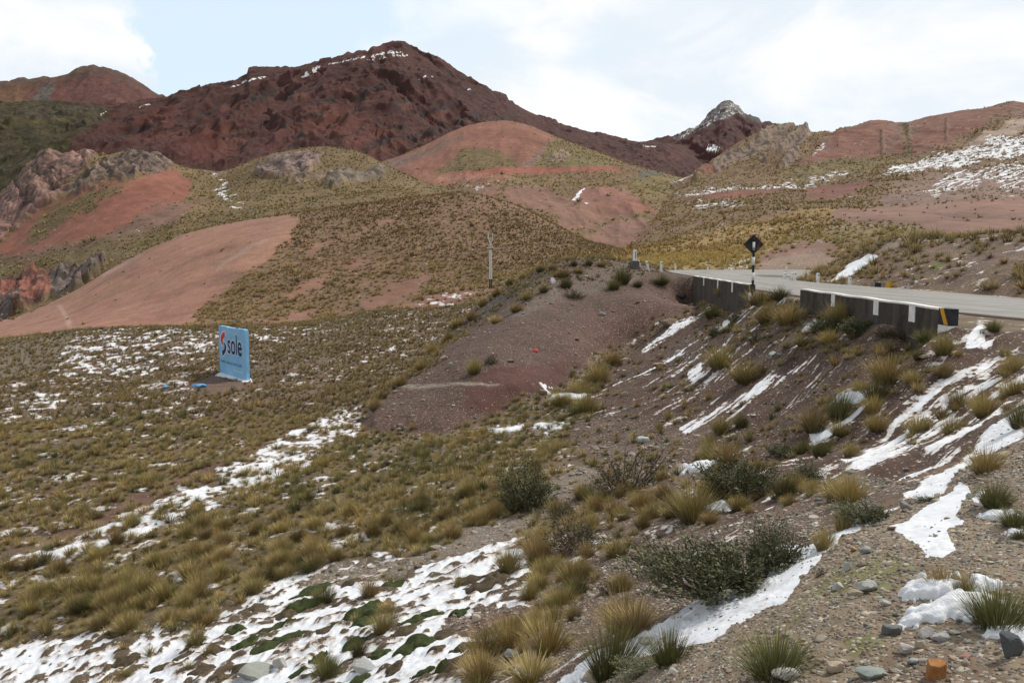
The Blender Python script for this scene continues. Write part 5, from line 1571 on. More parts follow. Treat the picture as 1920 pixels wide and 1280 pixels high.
# tussocks that can be told apart in the photograph: foot, height, width (picture units), kind, label
TUFTS = [
    (1455, 1262, 92, 165, 'green', 'big green bunchgrass tuft with pale tips at the bottom edge of the gravel'),
    (1872, 1172, 98, 150, 'green', 'big dense green bunchgrass tuft beside the snow heap on the gravel'),
    (1768, 1104, 62, 70, 'straw', 'tan bunchgrass tuft rising behind the snow heap on the gravel'),
    (1818, 1104, 44, 70, 'olive', 'low olive bunchgrass tuft between the snow heap and the big green tuft'),
    (1256, 1244, 84, 100, 'green', 'dark green spiky bunchgrass tuft at the lower edge of the snow strip'),
    (1028, 1222, 92, 100, 'straw', 'tall tan bunchgrass tuft on bare soil above the bottom snowfield'),
    (905, 1282, 72, 90, 'straw', 'straw bunchgrass tuft at the bottom edge beside the blue grey stone'),
    (1000, 1290, 60, 120, 'straw', 'wide pale bunchgrass tuft at the bottom edge right of the blue grey stone'),
    (1192, 1182, 62, 130, 'straw', 'wide tan bunchgrass tuft just above the long snow strip'),
    (1330, 868, 62, 40, 'olive', 'upright olive bunchgrass tuft at the left of a joined pair on the bank'),
    (1362, 872, 58, 60, 'straw', 'wider tan bunchgrass tuft at the right of a joined pair on the bank'),
    (1526, 808, 60, 60, 'olive', 'olive bunchgrass tuft above the streaked snow, left of its twin'),
    (1574, 790, 72, 62, 'green', 'green bunchgrass tuft above the streaked snow, right of its twin'),
    (1664, 718, 66, 80, 'straw', 'bushy tan bunchgrass tuft on the bank below the near parapet end'),
    (1640, 748, 46, 60, 'dark', 'dark bunchgrass tuft with snow round its foot below the bushy tan one'),
    (1350, 690, 52, 70, 'olive', 'bunchgrass tuft with a dab of snow on the middle of the bank'),
    (1398, 716, 50, 70, 'olive', 'rounded bunchgrass tuft on bare bank right of the snow dabbed one'),
    (1352, 812, 42, 46, 'olive', 'small bunchgrass tuft beside a snow streak low on the bank'),
    (1390, 800, 34, 36, 'dark', 'small dark bunchgrass tuft alone low on the bank'),
    (1300, 976, 88, 90, 'olive', 'tall brown green bunchgrass tuft left of the dark shrub'),
    (1866, 948, 60, 80, 'green', 'bright green bunchgrass tuft on the gravel at the right'),
    (1905, 985, 46, 70, 'green', 'green bunchgrass tuft with snow at its foot by the right edge'),
    (1915, 1008, 26, 40, 'green', 'small green bunchgrass tuft with a snow lump by the right edge'),
    (1848, 884, 62, 70, 'straw', 'thin pale bunchgrass tuft standing in the snow patch'),
    (1914, 800, 64, 60, 'dark', 'dark bunchgrass tuft cut by the right edge above the snow patch'),
    (1582, 992, 62, 50, 'straw', 'straw bunchgrass tuft beside the shrub at the top of the snow strip'),
    (1544, 1028, 56, 50, 'straw', 'thin straw bunchgrass tuft with tall stalks on the snow strip edge'),
    (890, 700, 36, 36, 'olive', 'lone round bunchgrass tuft on the bare spur'),
    (1150, 684, 34, 44, 'straw', 'topmost straw bunchgrass tuft in the row along the gully'),
    (1122, 716, 46, 50, 'straw', 'second straw bunchgrass tuft down the row along the gully'),
    (1088, 740, 40, 46, 'straw', 'third bunchgrass tuft down the row along the gully, by the snow'),
    (1098, 772, 46, 50, 'olive', 'olive bunchgrass tuft below the snow at the gully bend'),
    (1050, 760, 34, 44, 'olive', 'squat bunchgrass tuft left of the snow at the gully bend'),
    (1168, 532, 40, 40, 'dark', 'tall dark bunchgrass tuft on the crest near the white pillar'),
    (1151, 543, 24, 30, 'dark', 'low dark bunchgrass tuft left of the tall one on the crest'),
    (1196, 538, 17, 22, 'dark', 'small dark bunchgrass tuft under the leaning post'),
    (1240, 533, 22, 38, 'dark', 'round dark bunchgrass tuft below the road end'),
    (1062, 540, 26, 30, 'dark', 'dark bunchgrass tuft right of the white bag on the crest'),
    (1056, 520, 20, 36, 'olive', 'wide olive bunchgrass tuft above the white bag on the crest'),
    (1480, 610, 50, 70, 'straw', 'tall tan bunchgrass tuft in the gap between the two parapets'),
    (1440, 606, 44, 60, 'olive', 'olive bunchgrass tuft just below the sign pole'),
    (1425, 572, 36, 60, 'olive', 'rounded olive bunchgrass tuft hiding the foot of the sign pole'),
    (1462, 562, 30, 44, 'dark', 'dark bunchgrass tuft between the sign pole and the near parapet'),
    (1355, 556, 26, 36, 'olive', 'bunchgrass tuft growing at the foot of the far parapet'),
    (1335, 596, 28, 40, 'dark', 'dark bunchgrass tuft on the bank under the far parapet'),
    (1575, 608, 54, 60, 'olive', 'tall bunchgrass tuft in front of the near parapet'),
    (1555, 644, 32, 44, 'straw', 'tan bunchgrass tuft on the bank under the near parapet'),
    (1504, 648, 26, 34, 'olive', 'small olive bunchgrass tuft on the bank left under the near parapet'),
    (1768, 664, 52, 52, 'olive', 'bunchgrass tuft under the painted end of the near parapet'),
    (1736, 642, 34, 44, 'dark', 'dark bunchgrass tuft against the near parapet face'),
    (1722, 674, 26, 30, 'green', 'small green bunchgrass tuft left below the parapet end'),
    (1862, 620, 26, 34, 'dark', 'dark bunchgrass tuft on the shoulder right of the snow patch'),
    (1170, 975, 26, 30, 'olive', 'small olive bunchgrass tuft in the shrub slope below a pale rock'),
    (1240, 930, 24, 34, 'olive', 'small bunchgrass tuft right of the brown twiggy shrub'),
    (1000, 880, 30, 40, 'olive', 'bunchgrass tuft above the dark green shrub at the meadow edge'),
    (1040, 1072, 40, 44, 'olive', 'bunchgrass tuft at the top right corner of the bottom snowfield'),
    (1075, 1160, 40, 40, 'olive', 'bunchgrass tuft right of bare soil over the snowfield'),
    (360, 1085, 46, 66, 'straw', 'broad straw bunchgrass tuft standing out of the lower left meadow'),
    (250, 985, 36, 40, 'olive', 'round bunchgrass tuft right beside the diagonal snow band'),
    (235, 1268, 24, 32, 'olive', 'small round bunchgrass tuft alone in the bottom left snow'),
]


def named_tufts():
    out = []
    for px, py, h, w, kind, lab in TUFTS:
        p = ground_at(px, min(py, 1276))
        if p is None: continue
        k = p[1] / F
        place_tuft(p, w * k * 1.2, h * k * 1.15, kind, lab)
        out.append(p)
    for px, py, h, w, kind in ((702, 768, 30, 34, 'straw'), (716, 748, 24, 30, 'olive'), (752, 722, 26, 30, 'straw'), (790, 694, 24, 28, 'olive'), (812, 664, 28, 30, 'straw'), (842, 640, 26, 26, 'olive'), (858, 612, 22, 30, 'straw'), (884, 600, 24, 28, 'straw'), (905, 575, 22, 24, 'olive'),
                               (932, 556, 20, 26, 'olive'), (958, 536, 20, 26, 'dark'), (980, 524, 18, 22, 'olive'), (968, 585, 22, 30, 'straw'), (988, 562, 20, 26, 'olive'), (930, 606, 20, 30, 'straw'), (1012, 510, 16, 22, 'dark'), (1036, 506, 16, 22, 'olive'),
                               (1076, 498, 14, 18, 'dark'), (1104, 498, 18, 18, 'dark'), (1128, 500, 14, 20, 'olive'), (1086, 512, 12, 20, 'olive'), (1020, 548, 18, 24, 'dark')):
        p = ground_at(px, py)
        if p is None: continue
        k = p[1] / F
        place_tuft(p, w * k * 1.2, h * k * 1.15, kind, 'bunchgrass tussock on the crest or left flank of the bare brown spur', 'tussocks on the spur crest')
        out.append(p)
    return np.array(out)


NAMED = named_tufts()


# ---- scattered tussocks
def cell_area(S):
    X, Y = S.X, S.Y
    ax, ay = np.diff(X, axis=1)[:-1], np.diff(Y, axis=0)[:, :-1]
    return np.abs(ax * ay)


def scatter(key, n, weight, seed, spacing=None):
    """n random points on a sheet, chance proportional to plan area x weight; thinned to a minimum spacing"""
    S = SHEETS[key]
    g = np.random.default_rng(seed)
    A = cell_area(S) * np.clip(weight[:-1, :-1], 0, None)
    inside = (S.px > -200) & (S.px < 2060) & (S.py < 1330) & (S.py > -20)
    A = (A * inside[:-1, :-1]).ravel()
    if A.sum() <= 0:
        return np.zeros((0, 3)), np.zeros(0, int)
    idx = g.choice(len(A), size=n, p=A / A.sum())
    c = S.X.shape[1] - 1
    i, j = idx // c, idx % c
    a, b = g.uniform(0, 1, n), g.uniform(0, 1, n)
    mixq = lambda M: (M[i, j] * (1 - b) + M[i, j + 1] * b) * (1 - a) + (M[i + 1, j] * (1 - b) + M[i + 1, j + 1] * b) * a
    P = np.c_[mixq(S.X), mixq(S.Y), mixq(S.Z)]
    if spacing is not None:
        keep, seen = [], {}
        sp = spacing if np.ndim(spacing) else np.full(n, spacing)
        cell = float(np.max(sp))
        for q in range(n):
            kx, ky = int(P[q, 0] // cell), int(P[q, 1] // cell)
            ok = True
            for dx in (-1, 0, 1):
                for dy in (-1, 0, 1):
                    for o in seen.get((kx + dx, ky + dy), ()):
                        if (P[q, 0] - P[o, 0]) ** 2 + (P[q, 1] - P[o, 1]) ** 2 < sp[q] ** 2:
                            ok = False; break
                    if not ok: break
                if not ok: break
            if ok:
                keep.append(q); seen.setdefault((kx, ky), []).append(q)
        P, i, j = P[keep], i[keep], j[keep]
    return P, i * S.X.shape[1] + j


def batch(name, P, size, hgt, tip, mid, root, protos, label, cat='grass'):
    """many tussocks in one mesh"""
    g = np.random.default_rng(len(P) + 5)
    Vs, Fs, Cs, off = [], [], [], 0
    which = g.integers(0, len(protos), len(P))
    for k, (V, T, h, r) in enumerate(protos):
        sel = np.nonzero(which == k)[0]
        if not len(sel): continue
        a = g.uniform(0, 2 * np.pi, len(sel))
        ca, sa = np.cos(a)[:, None], np.sin(a)[:, None]
        s = (size[sel] / 1.75)[:, None]
        q = np.stack([(V[:, 0] * ca - V[:, 1] * sa) * s + P[sel, 0:1], (V[:, 0] * sa + V[:, 1] * ca) * s + P[sel, 1:2], V[:, 2] * hgt[sel][:, None] + P[sel, 2:3]], -1)
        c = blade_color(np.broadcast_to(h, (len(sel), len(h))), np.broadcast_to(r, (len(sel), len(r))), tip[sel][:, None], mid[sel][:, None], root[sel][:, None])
        Vs.append(q.reshape(-1, 3)); Cs.append(c.reshape(-1, 3))
        Fs.append((T[None] + (off + np.arange(len(sel)) * len(V))[:, None, None]).reshape(-1, 3))
        off += len(sel) * len(V)
    o = mesh_from_arrays(name, np.concatenate(Vs), np.concatenate(Fs), M_GRASS, True, {'blade': np.concatenate(Cs)})
    tag(o, label, cat, kind='stuff')
    return o


MIDP = [tuft(120, 2, 300 + i, 0.98, 0.018, 0.22, 0.32) for i in range(8)]
LOWP = [tuft(44, 1, 400 + i, 1.0, 0.040, 0.12, 0.30) for i in range(8)]
FARP = [tuft(13, 1, 500 + i, 1.05, 0.13, 0.1, 0.30) for i in range(8)]


def tints(P, seed, dark=0.25, scale=6.0, straw=0.5):
    g = np.random.default_rng(seed)
    n = len(P)
    v = uni(fbm(P[:, 0] / scale, P[:, 1] / scale, 3, seed), 1.3) * 0.55 + g.uniform(0, 1, n) * 0.45
    pick = np.where(v < dark, 3, np.where(v < 1 - straw, 1, 0))
    rows = [PALETTE['straw'], PALETTE['olive'], PALETTE['green'], PALETTE['dark']]
    tip = np.array([rows[k][0] for k in range(4)])[pick]; mid = np.array([rows[k][1] for k in range(4)])[pick]; root = np.array([rows[k][2] for k in range(4)])[pick]
    j = g.uniform(0.78, 1.18, n)[:, None] * (1 + g.normal(0, 0.05, (n, 1)) * np.array([1.0, 0.0, -1.0]))
    return tip * j, mid * j, root * j, pick


def meadow():
    S = SHEETS['g']
    ca, cb = S.X * 0.95 - S.Y * 0.3, S.X * 0.3 + S.Y * 0.95
    clump = 0.20 + 0.80 * sstep(fbm(ca / 1.1, cb / 2.6, 5, 201, 0.6), -0.28, 0.12)
    wgt = np.clip(S.grass - 0.04, 0, 1) ** 1.2 * clump * (1 - 0.9 * sstep(S.snow_hard, 0.42, 0.6)) * (1 - S.bed)
    wgt = wgt * np.where(S.Y < 9, 0.5, 1) * (S.Y < 112) / S.Y ** 0.9
    P, _ = scatter('g', 130000, wgt, 21, np.random.default_rng(3).uniform(0.17, 0.40, 130000))
    g = np.random.default_rng(31)
    # keep clear of the named tufts
    d = np.min(np.hypot(P[:, None, 0] - NAMED[None, :, 0], P[:, None, 1] - NAMED[None, :, 1]), 1)
    P = P[d > 0.4]
    qx, qy = us_pix(P[:, 0] / P[:, 1], P[:, 2] / P[:, 1])
    wallfront = (qx > 1600) & (qx < 2000) & (qy > 560) & (qy < 650) & (P[:, 1] > 12)
    strip = (qx > 1170) & (qy > 950) & (P[:, 1] < 12)          # nothing tall in front of the shrubs and the snow strip
    P = P[~wallfront & ~strip]
    n = len(P)
    size = g.lognormal(-1.02, 0.42, n).clip(0.14, 0.66)
    size *= np.where(P[:, 1] < 14, 0.8, 1.0)
    hgt = size * g.uniform(0.60, 0.92, n)
    tip, mid, root, pick = tints(P, 41, 0.27, 2.2, 0.40)
    px, py = us_pix(P[:, 0] / P[:, 1], P[:, 2] / P[:, 1])
    app = size / P[:, 1]
    inframe = (px > 8) & (px < 1912) & (py < 1272)
    order = np.argsort(-app * inframe)
    top = order[:212]
    names = ['straw', 'olive', 'green', 'dark']
    for q in top:
        if px[q] < 1010 and py[q] > 1010: lab, grp = 'bunchgrass tussock at the lower left where the meadow meets the snowfield', 'tussocks round the lower snowfield'
        elif px[q] < 1010: lab, grp = 'bunchgrass tussock in the dense straw coloured meadow left of the shrub slope', 'tussocks of the straw meadow'
        elif py[q] > 860: lab, grp = 'bunchgrass tussock among the dark shrubs and snow on the slope above the gravel', 'tussocks among the shrubs'
        else: lab, grp = 'bunchgrass tussock on the dark bank or in the gully below the road', 'tussocks on the road bank'
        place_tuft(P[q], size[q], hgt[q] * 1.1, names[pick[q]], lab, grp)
    rest = np.ones(n, bool); rest[top] = False
    near = rest & (P[:, 1] < 42)
    far = rest & (P[:, 1] >= 42)
    L = 'brown and straw bunchgrass covering the flat and the bank'
    for m, pr in ((near, MIDP), (far, LOWP)):
        batch('grass', P[m], size[m], hgt[m], tip[m], mid[m], root[m], pr, L)
    print('tussocks', n, near.sum(), far.sum())


meadow()


def hill_grass():
    for key, n, sp, sz, dark, straw, cs, lab in (('h4', 60000, (0.6, 1.3), 1.30, 0.22, 0.42, 14.0, 'olive and straw tufts covering the broad rise behind the billboard'),
                                                ('h5', 9000, (0.4, 0.8), 0.95, 0.26, 0.36, 6.0, 'tufts covering the mound beyond the road'),
                                                ('h3', 90000, (0.8, 2.4), 1.7, 0.18, 0.45, 20.0, 'straw tufts covering the hillside beyond the road'),
                                                ('h2', 30000, (1.5, 3.0), 2.3, 0.26, 0.40, 30.0, 'tufts dotting the valley before the red hill'),
                                                ('h1', 50000, (1.1, 2.4), 1.9, 0.26, 0.38, 26.0, 'tufts covering the rocky hill on the left')):
        S = SHEETS[key]
        clump = 0.25 + 0.75 * sstep(fbm(S.X / cs, S.Y / cs, 4, 301), -0.3, 0.25)
        wgt = np.clip(S.grass - 0.005, 0, 1) ** 1.2 * clump * (1 - 0.6 * sstep(S.snow_hard, 0.5, 0.7)) / S.Y ** 0.8
        # nothing grows on the hidden backs of the crests
        run = np.maximum.accumulate(S.Z / S.Y, axis=0)
        wgt = wgt * (S.Z / S.Y > run - 0.02)
        g = np.random.default_rng(n)
        P, _ = scatter(key, n, wgt, n + 1, g.uniform(sp[0], sp[1], n) * 0.7)
        m = len(P)
        size = sz * g.lognormal(-0.1, 0.32, m)
        hgt = size * g.uniform(0.5, 0.75, m)
        tip, mid, root, _ = tints(P, n % 97, dark, cs * 0.6, straw)
        tip, mid, root = tip * 1.32, mid * 1.25, root
        if key == 'h3':
            px, py = us_pix(P[:, 0] / P[:, 1], P[:, 2] / P[:, 1])
            y = ((px < 1560) & (py > 400))[:, None] * 0.6
            tip = tip + (np.array((0.54, 0.35, 0.11)) - tip) * y; mid = mid + (np.array((0.40, 0.26, 0.085)) - mid) * y
        if key in ('h4', 'h5', 'h3'):
            nr = P[:, 1] < 190
        else:
            nr = np.zeros(m, bool)
        for q, pr in ((nr, LOWP), (~nr, FARP)):
            if q.sum():
                batch('grass', P[q], size[q], hgt[q], tip[q], mid[q], root[q], pr, lab)
        print(key, m)


hill_grass()
# ------------------------------------------------------------------ shrubs
def shrub_material(name, c1, c2):
    m, t, b = new_mat(name)
    at = t.n('ShaderNodeAttribute', attribute_name='leaf').outputs['Color']
    sp = t.n('ShaderNodeSeparateColor'); t.l(at, sp.inputs[0])
    c = t.mix(sp.outputs[0], c1, c2)
    t.l(c, b.inputs['Base Color'])
    b.inputs['Roughness'].default_value = 0.7
    return m


M_LEAF = shrub_material('dark_shrub_leaves', (0.050, 0.055, 0.026), (0.190, 0.192, 0.098))
M_LEAFB = shrub_material('brownish_shrub_leaves', (0.050, 0.043, 0.026), (0.155, 0.135, 0.078))
M_TWIG = worn('shrub_twigs', (0.06, 0.045, 0.033), (0.12, 0.09, 0.065), 8)


def shrub_meshes(seed, mat, twigs=210, leaves=34):
    """unit dome: radius 0.5, height 1"""
    g = np.random.default_rng(seed)
    V, F, C = [], [], []
    TW = MB()
    lumps = g.normal(0, 1, (11, 3)); lumps[:, 2] = np.abs(lumps[:, 2]); lumps /= np.linalg.norm(lumps, axis=1)[:, None]
    amp = g.uniform(-0.35, 0.40, 11)
    for k in range(twigs):
        ph = g.uniform(0, 2 * np.pi); el = np.arcsin(g.uniform(0.05, 1.0))
        d = np.array([math.cos(ph) * math.cos(el), math.sin(ph) * math.cos(el), math.sin(el)])
        R = g.uniform(0.55, 1.08) * (1 + sum(a * max(0, float(d @ l)) ** 6 for a, l in zip(amp, lumps)))
        end = np.array([d[0] * 0.5 * R, d[1] * 0.5 * R, d[2] * 0.9 * R + 0.08])
        st = np.array([g.normal(0, 0.05), g.normal(0, 0.05), -0.05])
        ctrl = st * 0.5 + end * 0.5 + np.array([d[0] * 0.1, d[1] * 0.1, -0.06])
        pt = lambda t: st * (1 - t) ** 2 + ctrl * 2 * t * (1 - t) + end * t * t
        if k % 3 == 0:
            TW.tube([tuple(pt(t)) for t in (0, 0.35, 0.7, 1.0)], [0.011, 0.008, 0.005, 0.002], 4, False)
        n = leaves
        t = g.uniform(0.42, 1.03, n) ** 0.75
        c = np.array([pt(x) for x in t]) + g.normal(0, 0.022, (n, 3))
        # leaves point up and out
        ax = d * 0.6 + np.array([0, 0, 0.7]) + g.normal(0, 0.45, (n, 3)); ax /= np.linalg.norm(ax, axis=1)[:, None]
        sd_ = np.cross(ax, g.normal(0, 1, (n, 3))); sd_ /= np.linalg.norm(sd_, axis=1)[:, None]
        L = g.uniform(0.022, 0.048, n)[:, None]; w = g.uniform(0.005, 0.011, n)[:, None]
        q = np.stack([c - sd_ * w, c + sd_ * w, c + sd_ * w * 0.6 + ax * L, c - sd_ * w * 0.6 + ax * L], 1)
        o = sum(len(v) for v in V)
        V.append(q.reshape(-1, 3)); F.append(np.arange(4 * n).reshape(n, 4) + o)
        cc = np.clip(g.uniform(0, 0.75, n) + g.normal(0, 0.1), 0, 1)
        C.append(np.repeat(np.stack([cc, cc, cc], -1), 4, 0))
    fo = mesh_from_arrays('foliage', np.concatenate(V), np.concatenate(F), mat, False, {'leaf': np.concatenate(C)})
    tw = TW.build('stems', M_TWIG)
    a, b = fo.data, tw.data
    bpy.data.objects.remove(fo); bpy.data.objects.remove(tw)
    return a, b


SHRUBS = [
    (1362, 1126, 168, 235, 0, 'largest dark green shrub, overhanging the top of the long snow strip'),
    (1466, 1064, 100, 120, 0, 'dense dark green shrub right against the largest shrub'),
    (1398, 938, 104, 120, 0, 'dark green shrub below the joined tan tufts on the bank'),
    (1178, 928, 100, 120, 1, 'brownish shrub with snow at its foot at the upper left of the slope'),
    (988, 958, 100, 115, 0, 'green shrub at the right edge of the straw meadow'),
    (1086, 1036, 88, 120, 1, 'olive shrub mixed with grass above the snowfield'),
    (1648, 976, 62, 110, 0, 'low wide shrub at the upper tip of the snow strip'),
    (1524, 906, 42, 64, 0, 'small neat dark shrub on bare earth below the streaked snow'),
    (1476, 852, 30, 60, 0, 'flat grey green shrub at the foot of the bank'),
    (1244, 1068, 58, 76, 1, 'grey brown shrub half in snow left of the largest shrub'),
    (1150, 1112, 52, 66, 1, 'bare brown twiggy shrub in the snow'),
    (1212, 1264, 32, 100, 0, 'creeping green shrub at the bottom beneath the dark spiky tuft'),
    (1618, 622, 44, 70, 0, 'dark shrub growing against the near parapet'),
    (1700, 640, 30, 60, 1, 'dark brown shrub on the bank near the painted parapet end'),
    (920, 684, 28, 28, 1, 'tiny grey shrub beside the lone tuft on the bare spur'),
    (1748, 938, 22, 36, 0, 'tiny shrub in the snow between bank and gravel'),
    (1540, 1080, 40, 24, 1, 'thin upright shrub standing in the snow strip'),
    (1078, 562, 28, 44, 1, 'low dark shrub on the crest above the bare spur'),
    (1342, 630, 24, 34, 0, 'small green shrub beside the blue scrap on the bank'),
    (1420, 640, 26, 40, 1, 'low brown shrub in snow under the sign'),
    (1380, 600, 24, 40, 1, 'dark shrub patch with snow left under the sign'),
    (1562, 622, 40, 60, 0, 'dark shrub hiding the lower middle of the near parapet'),
    (1664, 634, 30, 56, 1, 'brownish shrub in front of the last white stripe of the near parapet'),
    (1060, 985, 56, 66, 1, 'brownish shrub touching the green shrub at the meadow edge'),
]


def shrubs():
    sets = {0: [shrub_meshes(700 + i, M_LEAF) for i in range(3)], 1: [shrub_meshes(720 + i, M_LEAFB, 120, 18) for i in range(3)]}
    for n, (px, py, h, w, kind, lab) in enumerate(SHRUBS):
        p = ground_at(px, min(py, 1276))
        if p is None: continue
        k = p[1] / F
        me = sets[kind][n % 3]
        r = empty('shrub', (p[0], p[1] + w * k * 0.25, p[2] - 0.02), random.uniform(0, 6.28))
        z = float(ground_z(p[0], p[1] + w * k * 0.25)[0])
        r.location.z = min(z, p[2] + 0.25 * h * k) - 0.03
        tag(r, lab, 'shrub')
        for nm, d in (('foliage', me[0]), ('stems', me[1])):
            o = bpy.data.objects.new(nm, d); COL.objects.link(o); o.parent = r
        r.scale = (w * k * 1.32, w * k * 1.15, h * k * 0.84)


shrubs()


# ------------------------------------------------------------------ stones
def ico(sub):
    bm = bmesh.new()
    bmesh.ops.create_icosphere(bm, subdivisions=sub, radius=1)
    bm.verts.ensure_lookup_table()
    v = np.array([w.co[:] for w in bm.verts]); f = np.array([[w.index for w in q.verts] for q in bm.faces])
    bm.free()
    return v, f


ICO1, ICO2, ICO3 = ico(1), ico(2), ico(3)


def stone_shape(seed, base=ICO3, cuts=15):
    """an angular stone: a ball cut by random planes"""
    g = np.random.default_rng(seed)
    v, f = base
    n = g.normal(0, 1, (cuts, 3)); n /= np.linalg.norm(n, axis=1)[:, None]
    d = g.uniform(0.42, 0.84, cuts)
    dots = np.clip(v @ n.T, 1e-3, None)
    r = np.minimum(1.0, (d[None] / dots).min(1))
    q = v * r[:, None]
    q = q + v * (0.03 * vnoise(v[:, 0] * 3 + seed, v[:, 1] * 3 + v[:, 2] * 2.1, seed))[:, None]
    s = np.array([1.0, g.uniform(0.6, 0.95), g.uniform(0.4, 0.75)])
    q = q * s
    lo, hi = q.min(0), q.max(0)
    return (q - (lo + hi) / 2) / (hi[0] - lo[0]), f     # unit width


def stone_material():
    m, t, b = new_mat('stone')
    at = t.n('ShaderNodeAttribute', attribute_name='stone').outputs['Color']
    pos = t.n('ShaderNodeNewGeometry').outputs['Position']
    n = t.noise(pos, 40, 5, 0.65).outputs['Fac']
    n2 = t.noise(pos, 9, 4, 0.6).outputs['Fac']
    hv = t.n('ShaderNodeHueSaturation'); t.l(at, hv.inputs['Color'])
    t.l(t.math('ADD', 0.62, t.math('ADD', t.math('MULTIPLY', n, 0.38), t.math('MULTIPLY', n2, 0.38))), hv.inputs['Value'])
    t.l(hv.outputs[0], b.inputs['Base Color'])
    bp = t.n('ShaderNodeBump'); bp.inputs['Distance'].default_value = 0.006; t.l(n, bp.inputs['Height']); t.l(bp.outputs[0], b.inputs['Normal'])
    return m


M_STONE = stone_material()
STONE_COLS = np.array([(0.33, 0.305, 0.27), (0.29, 0.25, 0.20), (0.215, 0.175, 0.14), (0.235, 0.165, 0.13), (0.175, 0.175, 0.16), (0.40, 0.365, 0.31), (0.31, 0.25, 0.18), (0.14, 0.14, 0.132), (0.25, 0.215, 0.18), (0.19, 0.13, 0.105)])


def single_stone(p, w, h, colr, label, seed, group=None, cat='stone', name='stone', depth=0.8):
    v, f = stone_shape(seed)
    zr = v[:, 2].max() - v[:, 2].min()
    v = v * np.array([w, w * depth, h * 0.95 / zr])
    o = mesh_from_arrays(name, v, f, M_STONE, False, {'stone': np.tile(colr, (len(v), 1))})
    try:
        o.data.set_sharp_from_angle(angle=math.radians(28))
        o.data.polygons.foreach_set('use_smooth', [True] * len(o.data.polygons))
    except Exception:
        pass
    o.location = (p[0], p[1] + w * 0.3, p[2] + h * 0.32)
    o.rotation_euler = (random.uniform(-.15, .15), random.uniform(-.15, .15), random.uniform(-0.4, 0.4))
    tag(o, label, cat, group)
    return o


